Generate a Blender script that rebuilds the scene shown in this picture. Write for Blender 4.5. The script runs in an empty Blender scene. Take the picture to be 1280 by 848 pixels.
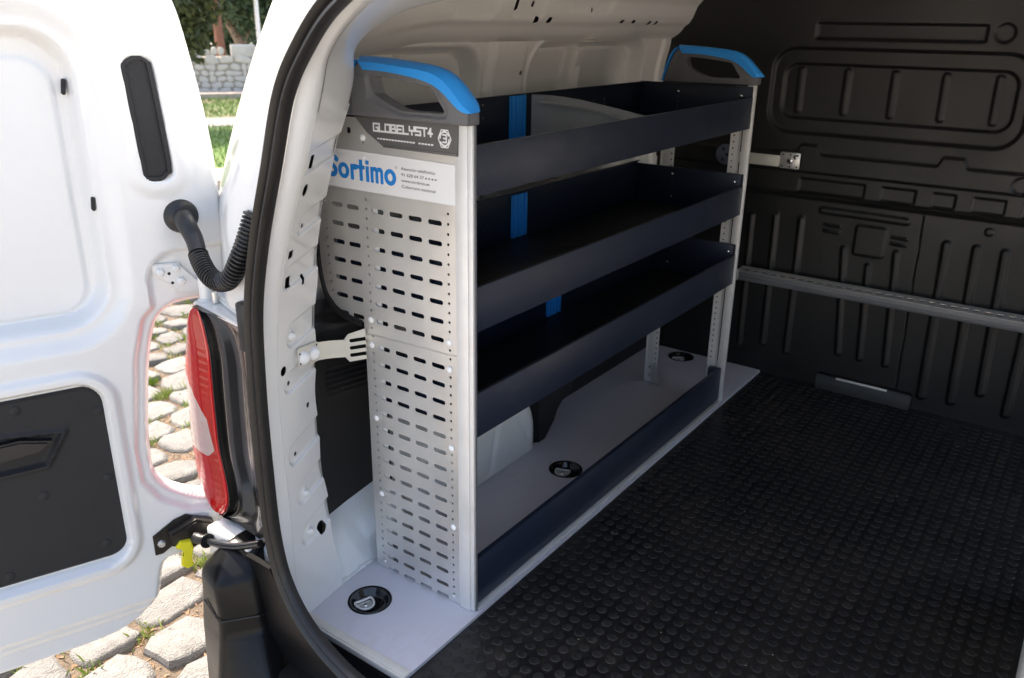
import bpy, bmesh, math, random
import numpy as np
from mathutils import Vector, Matrix
random.seed(4); rng = np.random.RandomState(7)
sc = bpy.context.scene; COL = sc.collection
R = math.radians

# ------------------------------------------------ camera, sky, sun, exposure
cd = bpy.data.cameras.new('camera'); cam = bpy.data.objects.new('camera', cd); COL.objects.link(cam)
cd.sensor_width = 36.0; cd.lens = 29.28; cd.clip_start = 0.02; cd.clip_end = 500
F = Vector((0.7596423, 0.54312279, -0.35771667)); RT = Vector((0.58555819, -0.81052845, 0.01285459)); UP = Vector((0.28295791, 0.21922881, 0.93374169))
M = Matrix((RT, UP, -F)).transposed().to_4x4(); M.translation = Vector((-1.12188619, -0.88118869, 1.16560981)); cam.matrix_world = M
cd.dof.use_dof = True; cd.dof.focus_distance = 1.75; cd.dof.aperture_fstop = 5.6
sc.camera = cam
SUN = Vector((0.06, 0.62, 0.78)).normalized()       # towards the sun
el = math.asin(SUN.z); az = math.atan2(SUN.x, SUN.y)
w = bpy.data.worlds.new('World'); sc.world = w; w.use_nodes = True
nt = w.node_tree; bg = nt.nodes['Background']; sky = nt.nodes.new('ShaderNodeTexSky'); sky.sky_type = 'NISHITA'
sky.sun_disc = False; sky.sun_elevation = el; sky.sun_rotation = az; sky.dust_density = 2.5; sky.air_density = 1.0; sky.ozone_density = 0.6; sky.dust_density = 4.0
nt.links.new(sky.outputs[0], bg.inputs[0]); bg.inputs[1].default_value = 0.15
sl = bpy.data.lights.new('sun', 'SUN'); sl.energy = 3.7; sl.angle = R(0.53); sl.color = (1.0, 0.93, 0.82)
so = bpy.data.objects.new('sun', sl); COL.objects.link(so); so.rotation_euler = SUN.to_track_quat('Z', 'Y').to_euler(); so.location = (0, 0, 12)
sc.view_settings.view_transform = 'Standard'; sc.view_settings.look = 'None'; sc.view_settings.gamma = 1
sc.view_settings.exposure = 1.75
sc.view_settings.use_white_balance = True; sc.view_settings.white_balance_temperature = 6750; sc.view_settings.white_balance_tint = 10
sc.cycles.diffuse_bounces = 8; sc.cycles.max_bounces = 12

# ------------------------------------------------ materials
def mat(name, col, rough=0.5, metal=0.0, coat=0.0, noise=None, bump=None, spec=0.5, alpha=1.0, trans=0.0, coords='Object', rvar=None, aniso=None):
    """noise=(scale, amount, second colour); bump=(scale, strength, distance)"""
    m = bpy.data.materials.new(name); m.use_nodes = True; n = m.node_tree.nodes; l = m.node_tree.links; b = n['Principled BSDF']
    b.inputs['Base Color'].default_value = (*col, 1); b.inputs['Roughness'].default_value = rough; b.inputs['Metallic'].default_value = metal
    b.inputs['Coat Weight'].default_value = coat; b.inputs['Coat Roughness'].default_value = 0.05; b.inputs['Specular IOR Level'].default_value = spec
    b.inputs['Alpha'].default_value = alpha; b.inputs['Transmission Weight'].default_value = trans
    tc = n.new('ShaderNodeTexCoord')
    if noise:
        t = n.new('ShaderNodeTexNoise'); t.inputs['Scale'].default_value = noise[0]; t.inputs['Detail'].default_value = 6; t.inputs['Roughness'].default_value = 0.65
        l.new(tc.outputs[coords], t.inputs['Vector'])
        r = n.new('ShaderNodeValToRGB'); r.color_ramp.elements[0].position = 0.5 - noise[3] if len(noise) > 3 else 0.35; r.color_ramp.elements[1].position = 0.72
        r.color_ramp.elements[0].color = (*col, 1); c2 = noise[2]; a = noise[1]
        r.color_ramp.elements[1].color = (*[col[i] * (1 - a) + c2[i] * a for i in range(3)], 1)
        l.new(t.outputs['Fac'], r.inputs[0]); l.new(r.outputs[0], b.inputs['Base Color'])
    if rvar:
        t2 = n.new('ShaderNodeTexNoise'); t2.inputs['Scale'].default_value = rvar[0]; t2.inputs['Detail'].default_value = 5
        l.new(tc.outputs[coords], t2.inputs['Vector']); mr = n.new('ShaderNodeMapRange'); mr.inputs['From Min'].default_value = 0.3; mr.inputs['From Max'].default_value = 0.7
        mr.inputs['To Min'].default_value = rvar[1]; mr.inputs['To Max'].default_value = rvar[2]; l.new(t2.outputs['Fac'], mr.inputs[0]); l.new(mr.outputs[0], b.inputs['Roughness'])
    if bump:
        t3 = n.new('ShaderNodeTexNoise'); t3.inputs['Scale'].default_value = bump[0]; t3.inputs['Detail'].default_value = 3
        mp = n.new('ShaderNodeMapping'); l.new(tc.outputs[coords], mp.inputs[0]); l.new(mp.outputs[0], t3.inputs['Vector'])
        if aniso: mp.inputs['Scale'].default_value = aniso
        bp = n.new('ShaderNodeBump'); bp.inputs['Strength'].default_value = bump[1]; bp.inputs['Distance'].default_value = bump[2]
        l.new(t3.outputs['Fac'], bp.inputs['Height']); l.new(bp.outputs[0], b.inputs['Normal'])
    return m
WHITE = mat('white_car_paint', (0.77, 0.77, 0.755), 0.28, 0, 0.6, (5, 0.25, (0.72, 0.715, 0.70)), (9, 0.10, 0.004))
INWHITE = mat('white_inner_paint', (0.86, 0.84, 0.80), 0.38, 0, 0.15, (7, 0.3, (0.78, 0.74, 0.68)), (12, 0.12, 0.004))
ALU = mat('brushed_aluminium', (0.86, 0.845, 0.82), 0.42, 0.84, 0, (4, 0.5, (0.66, 0.64, 0.60)), (160, 0.10, 0.001), rvar=(5, 0.28, 0.55), aniso=(1, 0.12, 1.6))
POST = mat('anodised_aluminium', (0.82, 0.81, 0.79), 0.45, 0.35, 0, (14, 0.35, (0.62, 0.60, 0.56)), rvar=(20, 0.38, 0.55))
ZINC = mat('zinc_plated_steel', (0.74, 0.73, 0.70), 0.36, 0.7, 0, (60, 0.4, (0.50, 0.49, 0.47)))
CHROME = mat('bright_steel', (0.86, 0.86, 0.85), 0.16, 1.0)
RIVET = mat('pale_rivet', (0.93, 0.93, 0.92), 0.3, 0.0)
NAVY = mat('navy_coated_steel', (0.011, 0.019, 0.040), 0.40, 0.0, 0, (5, 0.30, (0.018, 0.025, 0.046)), (300, 0.05, 0.0006), rvar=(4, 0.36, 0.52))
LIPM = mat('worn_highlit_lip', (0.045, 0.048, 0.058), 0.35, 0.3, 0, (60, 0.6, (0.10, 0.095, 0.09)))  # paler lip: worn steel, with the edge highlight put into the colour
TRAYMAT = mat('black_tray_mat', (0.012, 0.012, 0.013), 0.6, 0, 0, (18, 0.5, (0.035, 0.033, 0.03)), (240, 0.25, 0.001))
RUBBER = mat('black_studded_rubber', (0.007, 0.007, 0.008), 0.42, 0, 0, (5, 0.6, (0.030, 0.027, 0.024), 0.08), (380, 0.35, 0.0006), rvar=(4, 0.24, 0.50), spec=.5)
STUDM = mat('dusty_stud_rubber', (0.010, 0.010, 0.011), 0.55, 0, 0, (22, 0.8, (0.040, 0.038, 0.035), 0.1), (380, 0.35, 0.0006), rvar=(14, 0.45, 0.7), spec=.35)
BOARD = mat('grey_floor_board', (0.64, 0.62, 0.67), 0.40, 0, 0, (4, 0.35, (0.57, 0.55, 0.58)), (420, 0.35, 0.0008), rvar=(5, 0.34, 0.5))
EDGE = mat('pale_board_edge', (0.72, 0.69, 0.63), 0.45, 0.2, 0, (30, 0.4, (0.55, 0.50, 0.42)))
BLACK = mat('black_moulded_plastic', (0.014, 0.0135, 0.0135), 0.42, 0, 0, (6, 0.4, (0.022, 0.021, 0.020)), (260, 0.22, 0.0008), rvar=(4, 0.36, 0.5))
BULK = mat('black_bulkhead_plastic', (0.0082, 0.0080, 0.0078), 0.40, 0, 0, (3, 0.4, (0.015, 0.014, 0.013)), (320, 0.2, 0.0008), rvar=(4, 0.38, 0.52))
GLOSSB = mat('glossy_black_plastic', (0.008, 0.008, 0.009), 0.16, 0, 0.3)
SEAL = mat('black_rubber_seal', (0.011, 0.0105, 0.0105), 0.42, 0, 0, (12, 0.5, (0.028, 0.025, 0.022)), (90, 0.3, 0.001))
BUMP = mat('satin_black_bumper', (0.006, 0.006, 0.0065), 0.30, 0, 0, (16, 0.4, (0.014, 0.0135, 0.013)), (420, 0.3, 0.0006), spec=.22)
CARD = mat('matt_black_panel', (0.013, 0.013, 0.014), 0.7, 0, 0, (30, 0.4, (0.022, 0.021, 0.021)), (300, 0.3, 0.0008))
GREYP = mat('dark_grey_handle_plastic', (0.14, 0.142, 0.15), 0.5, 0, 0, (20, 0.3, (0.18, 0.18, 0.185)), (500, 0.25, 0.0005))
PLATE = mat('dark_grey_name_plate', (0.115, 0.113, 0.11), 0.45, 0, 0, None, (500, 0.2, 0.0004))
BLUE = mat('blue_plastic', (0.025, 0.34, 0.92), 0.38, 0, 0, (25, 0.2, (0.04, 0.40, 0.95)), (500, 0.2, 0.0004))
INK = mat('blue_print', (0.005, 0.24, 0.72), 0.5)
INKW = mat('white_print', (0.85, 0.85, 0.85), 0.5)
INKG = mat('grey_print', (0.12, 0.12, 0.13), 0.6)
STICK = mat('white_sticker', (0.86, 0.86, 0.86), 0.38, 0, 0, (8, 0.3, (0.80, 0.80, 0.81)))
YEL = mat('yellow_plastic', (0.80, 0.72, 0.03), 0.4)
RED = mat('red_lamp_lens', (0.40, 0.004, 0.006), 0.14, 0, 0.2, (9, 0.6, (0.52, 0.012, 0.010)), trans=0.1)
REDR = mat('deep_red_rim', (0.55, 0.0, 0.008), 0.12, 0, 0.9)
CLEARL = mat('clear_lamp_lens', (0.62, 0.50, 0.48), 0.10, 0, 0.8, (24, 0.5, (0.60, 0.30, 0.27)), trans=0.3, aniso=None)
SMOKE = mat('smoky_clear_plastic', (0.62, 0.62, 0.62), 0.2, 0, 0, (30, 0.5, (0.75, 0.75, 0.75)), alpha=0.46)
STEELB = mat('oily_black_steel', (0.03, 0.028, 0.026), 0.35, 0.6, 0, (40, 0.5, (0.10, 0.085, 0.07)))
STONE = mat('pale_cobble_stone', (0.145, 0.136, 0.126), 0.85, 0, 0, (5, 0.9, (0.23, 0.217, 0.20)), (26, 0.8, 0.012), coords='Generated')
PAVE = mat('pale_paving', (0.42, 0.385, 0.34), 0.85, 0, 0, (3, 0.6, (0.50, 0.46, 0.41)), (40, 0.6, 0.01))
def vary(m, amt=0.25):
    n = m.node_tree.nodes; l = m.node_tree.links; b = n['Principled BSDF']; src = b.inputs['Base Color'].links[0].from_socket
    oi = n.new('ShaderNodeObjectInfo'); hs = n.new('ShaderNodeHueSaturation'); mr = n.new('ShaderNodeMapRange')
    mr.inputs['To Min'].default_value = 1 - amt; mr.inputs['To Max'].default_value = 1 + amt * .5
    l.new(oi.outputs['Random'], mr.inputs[0]); l.new(mr.outputs[0], hs.inputs['Value']); l.new(src, hs.inputs['Color']); l.new(hs.outputs[0], b.inputs['Base Color'])
vary(STONE)
SOIL = mat('dry_sandy_soil', (0.085, 0.060, 0.040), 0.95, 0, 0, (30, 0.9, (0.16, 0.12, 0.085)), (120, 0.9, 0.01))
GRASS = mat('lawn_grass', (0.10, 0.19, 0.025), 0.8, 0, 0, (3, 0.8, (0.17, 0.24, 0.05)), (200, 1.0, 0.02))
DRYGR = mat('worn_lawn', (0.11, 0.17, 0.04), 0.9, 0, 0, (1.3, 1.0, (0.24, 0.16, 0.12)), (200, 1.0, 0.02))
PATH = mat('grey_path', (0.15, 0.142, 0.138), 0.85, 0, 0, (20, 0.5, (0.20, 0.19, 0.18)), (200, .5, .004))
KERB = mat('pale_sand_kerb', (0.40, 0.33, 0.27), 0.85, 0, 0, (10, 0.5, (0.62, 0.55, 0.47)))
WALLM = mat('pale_rubble_stone', (0.60, 0.55, 0.49), 0.85, 0, 0, (3, 0.9, (0.74, 0.66, 0.58)), (30, 0.7, 0.02))
MORTAR = mat('wall_mortar', (0.50, 0.45, 0.39), 0.9, 0, 0, (10, .5, (.40, .34, .28)))
LEAFD = mat('olive_conifer_needles', (0.050, 0.060, 0.016), 0.7, 0, 0, (2.5, 0.9, (0.10, 0.095, 0.03)))
LEAFG = mat('green_leaves', (0.035, 0.075, 0.030), 0.6, 0, 0, (2.0, 0.9, (0.09, 0.13, 0.06)))
BARK = mat('grey_brown_bark', (0.16, 0.12, 0.09), 0.9, 0, 0, (8, 0.8, (0.26, 0.20, 0.15)), (30, .8, .02))
TRUNKR = mat('reddish_bark', (0.20, 0.09, 0.055), 0.9, 0, 0, (8, 0.8, (0.28, 0.14, 0.09)), (30, .8, .02))

# ------------------------------------------------ helpers
def link(name, me, m=None, parent=None, sharp=35, kind=None):
    if m is not None and not me.materials: me.materials.append(m)
    if sharp is not None and len(me.polygons):
        me.polygons.foreach_set('use_smooth', [True] * len(me.polygons)); me.set_sharp_from_angle(angle=R(sharp))
    o = bpy.data.objects.new(name, me); COL.objects.link(o)
    if parent is not None: o.parent = parent
    if kind: o['kind'] = kind
    return o
def thing(name, label, cat, group=None, loc=(0, 0, 0)):
    o = bpy.data.objects.new(name, None); COL.objects.link(o); o.location = loc; o.empty_display_size = .1
    o['label'] = label; o['category'] = cat
    if group: o['group'] = group
    return o
def mesh_np(name, V, Fq):
    me = bpy.data.meshes.new(name); V = np.asarray(V, dtype=np.float32)
    Fq = np.asarray(Fq, dtype=np.int32); k = Fq.shape[1]
    me.vertices.add(len(V)); me.vertices.foreach_set('co', V.ravel())
    me.loops.add(Fq.size); me.loops.foreach_set('vertex_index', Fq.ravel())
    me.polygons.add(len(Fq)); me.polygons.foreach_set('loop_start', np.arange(0, Fq.size, k, dtype=np.int32))
    me.update(calc_edges=True); me.validate(); return me
def bm_obj(name, bm, m, parent=None, sharp=35, kind=None):
    bmesh.ops.recalc_face_normals(bm, faces=bm.faces[:])
    me = bpy.data.meshes.new(name); bm.to_mesh(me); bm.free(); return link(name, me, m, parent, sharp, kind)
def add_box(bm, lo, hi, bev=0.0, mtx=None, seg=2):
    c = [(a + b) / 2 for a, b in zip(lo, hi)]; s = [abs(b - a) for a, b in zip(lo, hi)]
    r = bmesh.ops.create_cube(bm, size=1.0, matrix=Matrix.Translation(c) @ Matrix.Diagonal((*s, 1)))
    vs = r['verts']
    if bev > 0:
        es = list({e for v in vs for e in v.link_edges}); rr = bmesh.ops.bevel(bm, geom=es, offset=bev, segments=seg, affect='EDGES', profile=.5)
        vs = list({v for f in rr['faces'] for v in f.verts} | {v for v in vs if v.is_valid})
    if mtx is not None: bmesh.ops.transform(bm, matrix=mtx, verts=vs)
def box(name, lo, hi, m, parent=None, bev=0.001, mtx=None, kind=None):
    bm = bmesh.new(); add_box(bm, lo, hi, bev, mtx); return bm_obj(name, bm, m, parent, kind=kind)
def add_prism(bm, pts, axis, a0, a1, bev=0.0):
    def P(p, a):
        q = [0, 0, 0]; ks = [i for i in range(3) if i != axis]; q[ks[0]], q[ks[1]] = p; q[axis] = a; return q
    A = [bm.verts.new(P(p, a0)) for p in pts]; B = [bm.verts.new(P(p, a1)) for p in pts]; n = len(pts); fs = []
    fs.append(bm.faces.new(A)); fs.append(bm.faces.new(B[::-1]))
    for i in range(n): bm.faces.new((A[i], B[i], B[(i + 1) % n], A[(i + 1) % n]))
    if bev > 0:
        es = list({e for f in fs for e in f.edges}); bmesh.ops.bevel(bm, geom=es, offset=bev, segments=2, affect='EDGES')
def prism(name, pts, axis, a0, a1, m, parent=None, bev=0.0):
    bm = bmesh.new(); add_prism(bm, pts, axis, a0, a1, bev); return bm_obj(name, bm, m, parent)
def smooth_path(P, n, closed=False):
    P = np.array(P, float); N = len(P); out = []
    segs = N if closed else N - 1
    for i in range(segs):
        if closed: a, b, c, d = P[(i - 1) % N], P[i], P[(i + 1) % N], P[(i + 2) % N]
        else: a, b, c, d = P[max(i - 1, 0)], P[i], P[i + 1], P[min(i + 2, N - 1)]
        for k in range(n):
            t = k / n; out.append(.5 * ((2 * b) + (-a + c) * t + (2 * a - 5 * b + 4 * c - d) * t * t + (-a + 3 * b - 3 * c + d) * t ** 3))
    if not closed: out.append(P[-1])
    return np.array(out)
def add_tube(bm, path, rad, seg=12, caps=True, flat=None):
    path = np.array(path, float); n = len(path)
    rads = rad if hasattr(rad, '__len__') else [rad] * n
    T = np.gradient(path, axis=0); T /= np.linalg.norm(T, axis=1)[:, None] + 1e-12
    ref = np.array([0, 0, 1.]) if abs(T[0][2]) < .9 else np.array([1., 0, 0])
    Nn = np.cross(T[0], ref); Nn /= np.linalg.norm(Nn); rings = []
    for i in range(n):
        Nn = Nn - T[i] * (Nn @ T[i]); Nn /= np.linalg.norm(Nn); B = np.cross(T[i], Nn)
        rings.append([bm.verts.new(path[i] + rads[i] * (math.cos(a) * Nn + math.sin(a) * B)) for a in np.linspace(0, 2 * math.pi, seg, endpoint=False)])
    for i in range(n - 1):
        for k in range(seg): bm.faces.new((rings[i][k], rings[i][(k + 1) % seg], rings[i + 1][(k + 1) % seg], rings[i + 1][k]))
    if caps: bm.faces.new(rings[0][::-1]); bm.faces.new(rings[-1])
def tube(name, path, rad, m, parent=None, seg=12, sharp=40):
    bm = bmesh.new(); add_tube(bm, path, rad, seg); return bm_obj(name, bm, m, parent, sharp)
def add_lathe(bm, prof, mtx, seg=32):
    rings = []
    for r, z in prof:
        if r < 1e-6: rings.append([bm.verts.new(mtx @ Vector((0, 0, z)))])
        else: rings.append([bm.verts.new(mtx @ Vector((r * math.cos(a), r * math.sin(a), z))) for a in np.linspace(0, 2 * math.pi, seg, endpoint=False)])
    for A, B in zip(rings, rings[1:]):
        for k in range(seg):
            a = A[k % len(A)]; a2 = A[(k + 1) % len(A)]; b = B[k % len(B)]; b2 = B[(k + 1) % len(B)]
            vs = [];
            for v in (a, a2, b2, b):
                if v not in vs: vs.append(v)
            if len(vs) > 2: bm.faces.new(vs)
def lathe(name, prof, mtx, m, parent=None, seg=32, sharp=35):
    bm = bmesh.new(); add_lathe(bm, prof, mtx, seg); return bm_obj(name, bm, m, parent, sharp)
def facing(loc, d):   # matrix whose z axis points along d
    q = Vector(d).to_track_quat('Z', 'Y'); return Matrix.Translation(loc) @ q.to_matrix().to_4x4()
# signed distances (negative inside)
def s_rr(u, v, u0, u1, v0, v1, r):
    cu, cv = (u0 + u1) / 2, (v0 + v1) / 2; qx = np.abs(u - cu) - (abs(u1 - u0) / 2 - r); qy = np.abs(v - cv) - (abs(v1 - v0) / 2 - r)
    return np.hypot(np.maximum(qx, 0), np.maximum(qy, 0)) + np.minimum(np.maximum(qx, qy), 0) - r
def s_cap(u, v, a, b, r):
    pu, pv = u - a[0], v - a[1]; bu, bv = b[0] - a[0], b[1] - a[1]; L = bu * bu + bv * bv + 1e-12
    t = np.clip((pu * bu + pv * bv) / L, 0, 1); return np.hypot(pu - t * bu, pv - t * bv) - r
def s_circ(u, v, c, r): return np.hypot(u - c[0], v - c[1]) - r
def s_poly(u, v, P):
    P = np.array(P, float); d = np.full(u.shape, 1e9); s = np.ones(u.shape); n = len(P)
    for i in range(n):
        a, b = P[i], P[i - 1]; eu, ev = b - a; wu, wv = u - a[0], v - a[1]
        t = np.clip((wu * eu + wv * ev) / (eu * eu + ev * ev + 1e-15), 0, 1); d = np.minimum(d, (wu - t * eu) ** 2 + (wv - t * ev) ** 2)
        c1 = v >= a[1]; c2 = v < b[1]; c3 = eu * wv > ev * wu
        flip = (c1 & c2 & c3) | (~c1 & ~c2 & ~c3); s = np.where(flip, -s, s)
    return s * np.sqrt(d)
def S(x):
    x = np.clip(x, 0, 1); return x * x * (3 - 2 * x)
def inside(d, wd): return S(-d / wd)          # 0 outside -> 1 once wd inside
def panel(name, f, ur, vr, cell, m, parent=None, sdf=None, thick=0.0, sharp=40, flip=False):
    """Sheet over u x v clipped to sdf<0; f(u,v,back) -> xyz arrays."""
    nu = max(2, int(round((ur[1] - ur[0]) / cell)) + 1); nv = max(2, int(round((vr[1] - vr[0]) / cell)) + 1)
    U, Vv = np.meshgrid(np.linspace(*ur, nu), np.linspace(*vr, nv), indexing='ij')
    idx = np.arange(nu * nv).reshape(nu, nv); q = np.stack([idx[:-1, :-1], idx[1:, :-1], idx[1:, 1:], idx[:-1, 1:]], -1).reshape(-1, 4)
    U = U.ravel(); Vv = Vv.ravel()
    if sdf is not None:
        d = sdf(U, Vv); nin = (d[q] < 0).sum(1); q = q[nin >= 2] ; used = np.zeros(len(U), bool); used[q.ravel()] = True
        e = cell * .05
        cnt = np.bincount(q.ravel(), minlength=len(U))
        bound = used & ((d > 0) | ((cnt < 4) & (cnt > 0) & (np.abs(d) < cell * 1.5)))
        for _ in range(3):
            ub, vb = U[bound], Vv[bound]; dd = sdf(ub, vb); gu = (sdf(ub + e, vb) - dd) / e; gv = (sdf(ub, vb + e) - dd) / e
            g = np.maximum(gu * gu + gv * gv, .2); st = np.clip(dd, -cell * 1.2, cell * 1.2); U[bound] = ub - st * gu / g; Vv[bound] = vb - st * gv / g
        remap = -np.ones(len(U), int); remap[used] = np.arange(used.sum()); q = remap[q]; U = U[used]; Vv = Vv[used]
    P = np.stack(np.broadcast_arrays(*f(U, Vv, False)), -1); n0 = len(P)
    if flip: q = q[:, ::-1]
    if thick:
        B = np.stack(np.broadcast_arrays(*f(U, Vv, True)), -1)
        E = np.concatenate([q[:, [0, 1]], q[:, [1, 2]], q[:, [2, 3]], q[:, [3, 0]]]); key = np.minimum(E[:, 0], E[:, 1]).astype(np.int64) * 10000000 + np.maximum(E[:, 0], E[:, 1])
        _, inv, c = np.unique(key, return_inverse=True, return_counts=True); be = E[c[inv] == 1]
        walls = np.stack([be[:, 1], be[:, 0], be[:, 0] + n0, be[:, 1] + n0], -1)
        q = np.concatenate([q, q[:, ::-1] + n0, walls]); P = np.concatenate([P, B])
    return link(name, mesh_np(name, P, q), m, parent, sharp)
def flatplane(name, lo, hi, m, parent=None, kind=None):
    me = bpy.data.meshes.new(name); x0, y0, z = lo; x1, y1, _ = hi
    me.from_pydata([(x0, y0, z), (x1, y0, z), (x1, y1, z), (x0, y1, z)], [], [(0, 1, 2, 3)]); return link(name, me, m, parent, None, kind)
def sheet(name, rows, m, parent=None, sharp=40):
    P = np.array(rows, float); a, b = P.shape[:2]; idx = np.arange(a * b).reshape(a, b)
    q = np.stack([idx[:-1, :-1], idx[1:, :-1], idx[1:, 1:], idx[:-1, 1:]], -1).reshape(-1, 4); return link(name, mesh_np(name, P.reshape(-1, 3), q), m, parent, sharp)
def clone(src, name=None, parent=None, loc=None, rot=None):
    o = src.copy(); COL.objects.link(o)
    if parent is not None: o.parent = parent
    if loc is not None: o.location = loc
    if rot is not None: o.rotation_euler = rot
    return o

# ================================================ STREET AND SURROUNDINGS
GZ = -0.58
ground = flatplane('ground', (-150, -150, GZ - .035), (150, 150, 0), PAVE, kind='structure')
# cobbled street: rows run along x
street = flatplane('cobbled_street', (-2.9, -3.3, GZ - .013), (9, 5.6, 0), SOIL, kind='structure')
def stone_verts(sx, sy, h, rs, n=11):
    ang = np.linspace(0, 2 * math.pi, n, endpoint=False) + rs.uniform(0, .5); rad = []
    for a in ang:
        c, s = abs(math.cos(a)), abs(math.sin(a)); k = 1 / (c ** 5 + s ** 5) ** (1 / 5); rad.append(k * rs.uniform(.84, 1.06))
    rad = np.array(rad); X = np.cos(ang) * rad; Y = np.sin(ang) * rad; V = []; tilt = rs.uniform(-.04, .04, 2)
    for sc_, z in ((1.02, -h), (1.0, -h * .16), (.95, -h * .02), (.82, .002)):
        for x, y in zip(X, Y): V.append((x * sx * sc_ * (1 + rs.uniform(-.03, .03) * (sc_ < 1)), y * sy * sc_, z + (x * tilt[0] * sx + y * tilt[1] * sy) + rs.uniform(-.0016, .0016)))
    V.append((0, 0, .003)); Fc = []
    for r in range(3):
        for k in range(n): Fc.append((r * n + k, r * n + (k + 1) % n, (r + 1) * n + (k + 1) % n, (r + 1) * n + k))
    for k in range(n): Fc.append((3 * n + k, 3 * n + (k + 1) % n, 4 * n))
    return V, Fc
rs = np.random.RandomState(11); protos = []
for k in range(14):
    V, Fc = stone_verts(.5, .5, .25, rs); me = bpy.data.meshes.new('cobble'); me.from_pydata([(x, y, z * .25 if z < 0 else z) for x, y, z in V], [], Fc)
    me.materials.append(STONE); me.polygons.foreach_set('use_smooth', [True] * len(me.polygons)); me.set_sharp_from_angle(angle=R(24)); protos.append(me)
CP = np.array(cam.location); places = []
y = -3.0
while y < 5.4:
    ph = rs.uniform(.165, .21); x = -2.6 + rs.uniform(0, .2)
    while x < 4.6:
        wdt = rs.uniform(.15, .27); places.append((x + wdt / 2, y + ph / 2 + rs.uniform(-.012, .012), wdt - .014, ph - .012, rs.uniform(-.07, .07))); x += wdt
    y += ph
def seen(p):
    d = Vector((p[0], p[1], GZ)) - cam.location; z = d.dot(F)
    if z < .1: return 9e9
    px = 640 + 1041 * d.dot(RT) / z; py = 424 - 1041 * d.dot(UP) / z
    ok = -60 < px < 285 and 340 < py < 900 and p[1] > .62
    return z if ok else 1e6 + z
places.sort(key=seen)
allV, allF = [], []
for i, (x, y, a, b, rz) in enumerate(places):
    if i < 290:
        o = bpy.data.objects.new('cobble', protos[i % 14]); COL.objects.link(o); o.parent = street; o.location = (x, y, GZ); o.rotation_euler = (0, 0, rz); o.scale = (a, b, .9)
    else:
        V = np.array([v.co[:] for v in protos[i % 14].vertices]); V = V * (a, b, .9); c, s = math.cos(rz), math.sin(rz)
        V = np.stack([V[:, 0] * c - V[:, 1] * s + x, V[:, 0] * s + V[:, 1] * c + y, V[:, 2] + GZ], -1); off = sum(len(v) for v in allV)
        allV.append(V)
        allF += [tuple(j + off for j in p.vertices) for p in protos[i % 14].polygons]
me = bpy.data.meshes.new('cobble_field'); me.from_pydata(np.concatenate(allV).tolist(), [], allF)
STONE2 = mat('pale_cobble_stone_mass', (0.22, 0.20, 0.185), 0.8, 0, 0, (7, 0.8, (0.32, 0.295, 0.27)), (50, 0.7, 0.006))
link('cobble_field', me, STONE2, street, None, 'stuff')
# weeds and dry litter in the joints
V, Fc = [], []
def blade(x, y, z, h, lean, wd, a):
    i = len(V); c, s = math.cos(a), math.sin(a)
    V.extend([(x - s * wd, y + c * wd, z), (x + s * wd, y - c * wd, z), (x + c * lean * .5 + s * wd * .6, y + s * lean * .5 - c * wd * .6, z + h * .7), (x + c * lean, y + s * lean, z + h)])
    Fc.append((i, i + 1, i + 2, i + 3))
for t in range(420):
    p = places[rs.randint(0, 290)]; ex = rs.choice([-1, 1]) * p[2] / 2; cx, cy = p[0] + ex, p[1] + rs.choice([-1, 1]) * p[3] / 2
    for k in range(rs.randint(8, 34)):
        blade(cx + rs.normal(0, .022), cy + rs.normal(0, .02), GZ - .012, rs.uniform(.015, .045), rs.uniform(.005, .04), rs.uniform(.0012, .003), rs.uniform(0, 6.28))
me = bpy.data.meshes.new('joint_weeds'); me.from_pydata(V, [], Fc)
WEED = mat('weed_green', (0.16, 0.24, 0.03), 0.7, 0, 0, (4, .8, (.30, .30, .08)))
o = link('joint_weeds', me, WEED, None, None, 'stuff'); o['label'] = 'small green weeds growing in the joints of the cobbled street'; o['category'] = 'grass'
V, Fc = [], []
for t in range(2600):
    p = places[rs.randint(0, 290)]
    if rs.rand() < .5: cx, cy = p[0] + rs.choice([-1, 1]) * p[2] / 2 + rs.normal(0, .01), p[1] + rs.uniform(-.5, .5) * p[3]
    else: cx, cy = p[0] + rs.uniform(-.5, .5) * p[2], p[1] + rs.choice([-1, 1]) * p[3] / 2 + rs.normal(0, .01)
    for k in range(4): blade(cx + rs.normal(0, .012), cy + rs.normal(0, .012), GZ - .012, rs.uniform(.002, .008), rs.uniform(.008, .03), rs.uniform(.002, .005), rs.uniform(0, 6.28))
me = bpy.data.meshes.new('dry_litter'); me.from_pydata(V, [], Fc)
LIT = mat('dry_leaf_litter', (0.20, 0.10, 0.05), 0.85, 0, 0, (20, .8, (.30, .20, .12)))
o = link('dry_litter', me, LIT, None, None, 'stuff'); o['label'] = 'dry brown leaf litter lying in the joints between the cobbles'; o['category'] = 'litter'

# strips beyond the street; local frame: origin, u = across the view, v = away from the camera
VD = Vector((.555, .832, 0)); UD = Vector((.832, -.555, 0)); SO = Vector((0, 0, 0))
def strip(name, v0, v1, z0, z1, m, u0=-30, u1=30):
    bm = bmesh.new(); ps = []
    for z, uu, vv in ((z0, u0, v0), (z0, u1, v0), (z0, u1, v1), (z0, u0, v1)): ps.append(SO + UD * uu + VD * vv + Vector((0, 0, z0)))
    for p in ps: bm.verts.new(p)
    bm.faces.new(bm.verts[:]); 
    if z1 > z0:
        r = bmesh.ops.extrude_face_region(bm, geom=bm.faces[:]); bmesh.ops.translate(bm, vec=(0, 0, z1 - z0), verts=[g for g in r['geom'] if isinstance(g, bmesh.types.BMVert)])
    return bm_obj(name, bm, m, kind='structure')
strip('kerb', 8.3, 9.1, GZ - .03, GZ + .07, KERB)
strip('lawn', 9.1, 13.4, GZ - .03, GZ + .05, GRASS)
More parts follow.
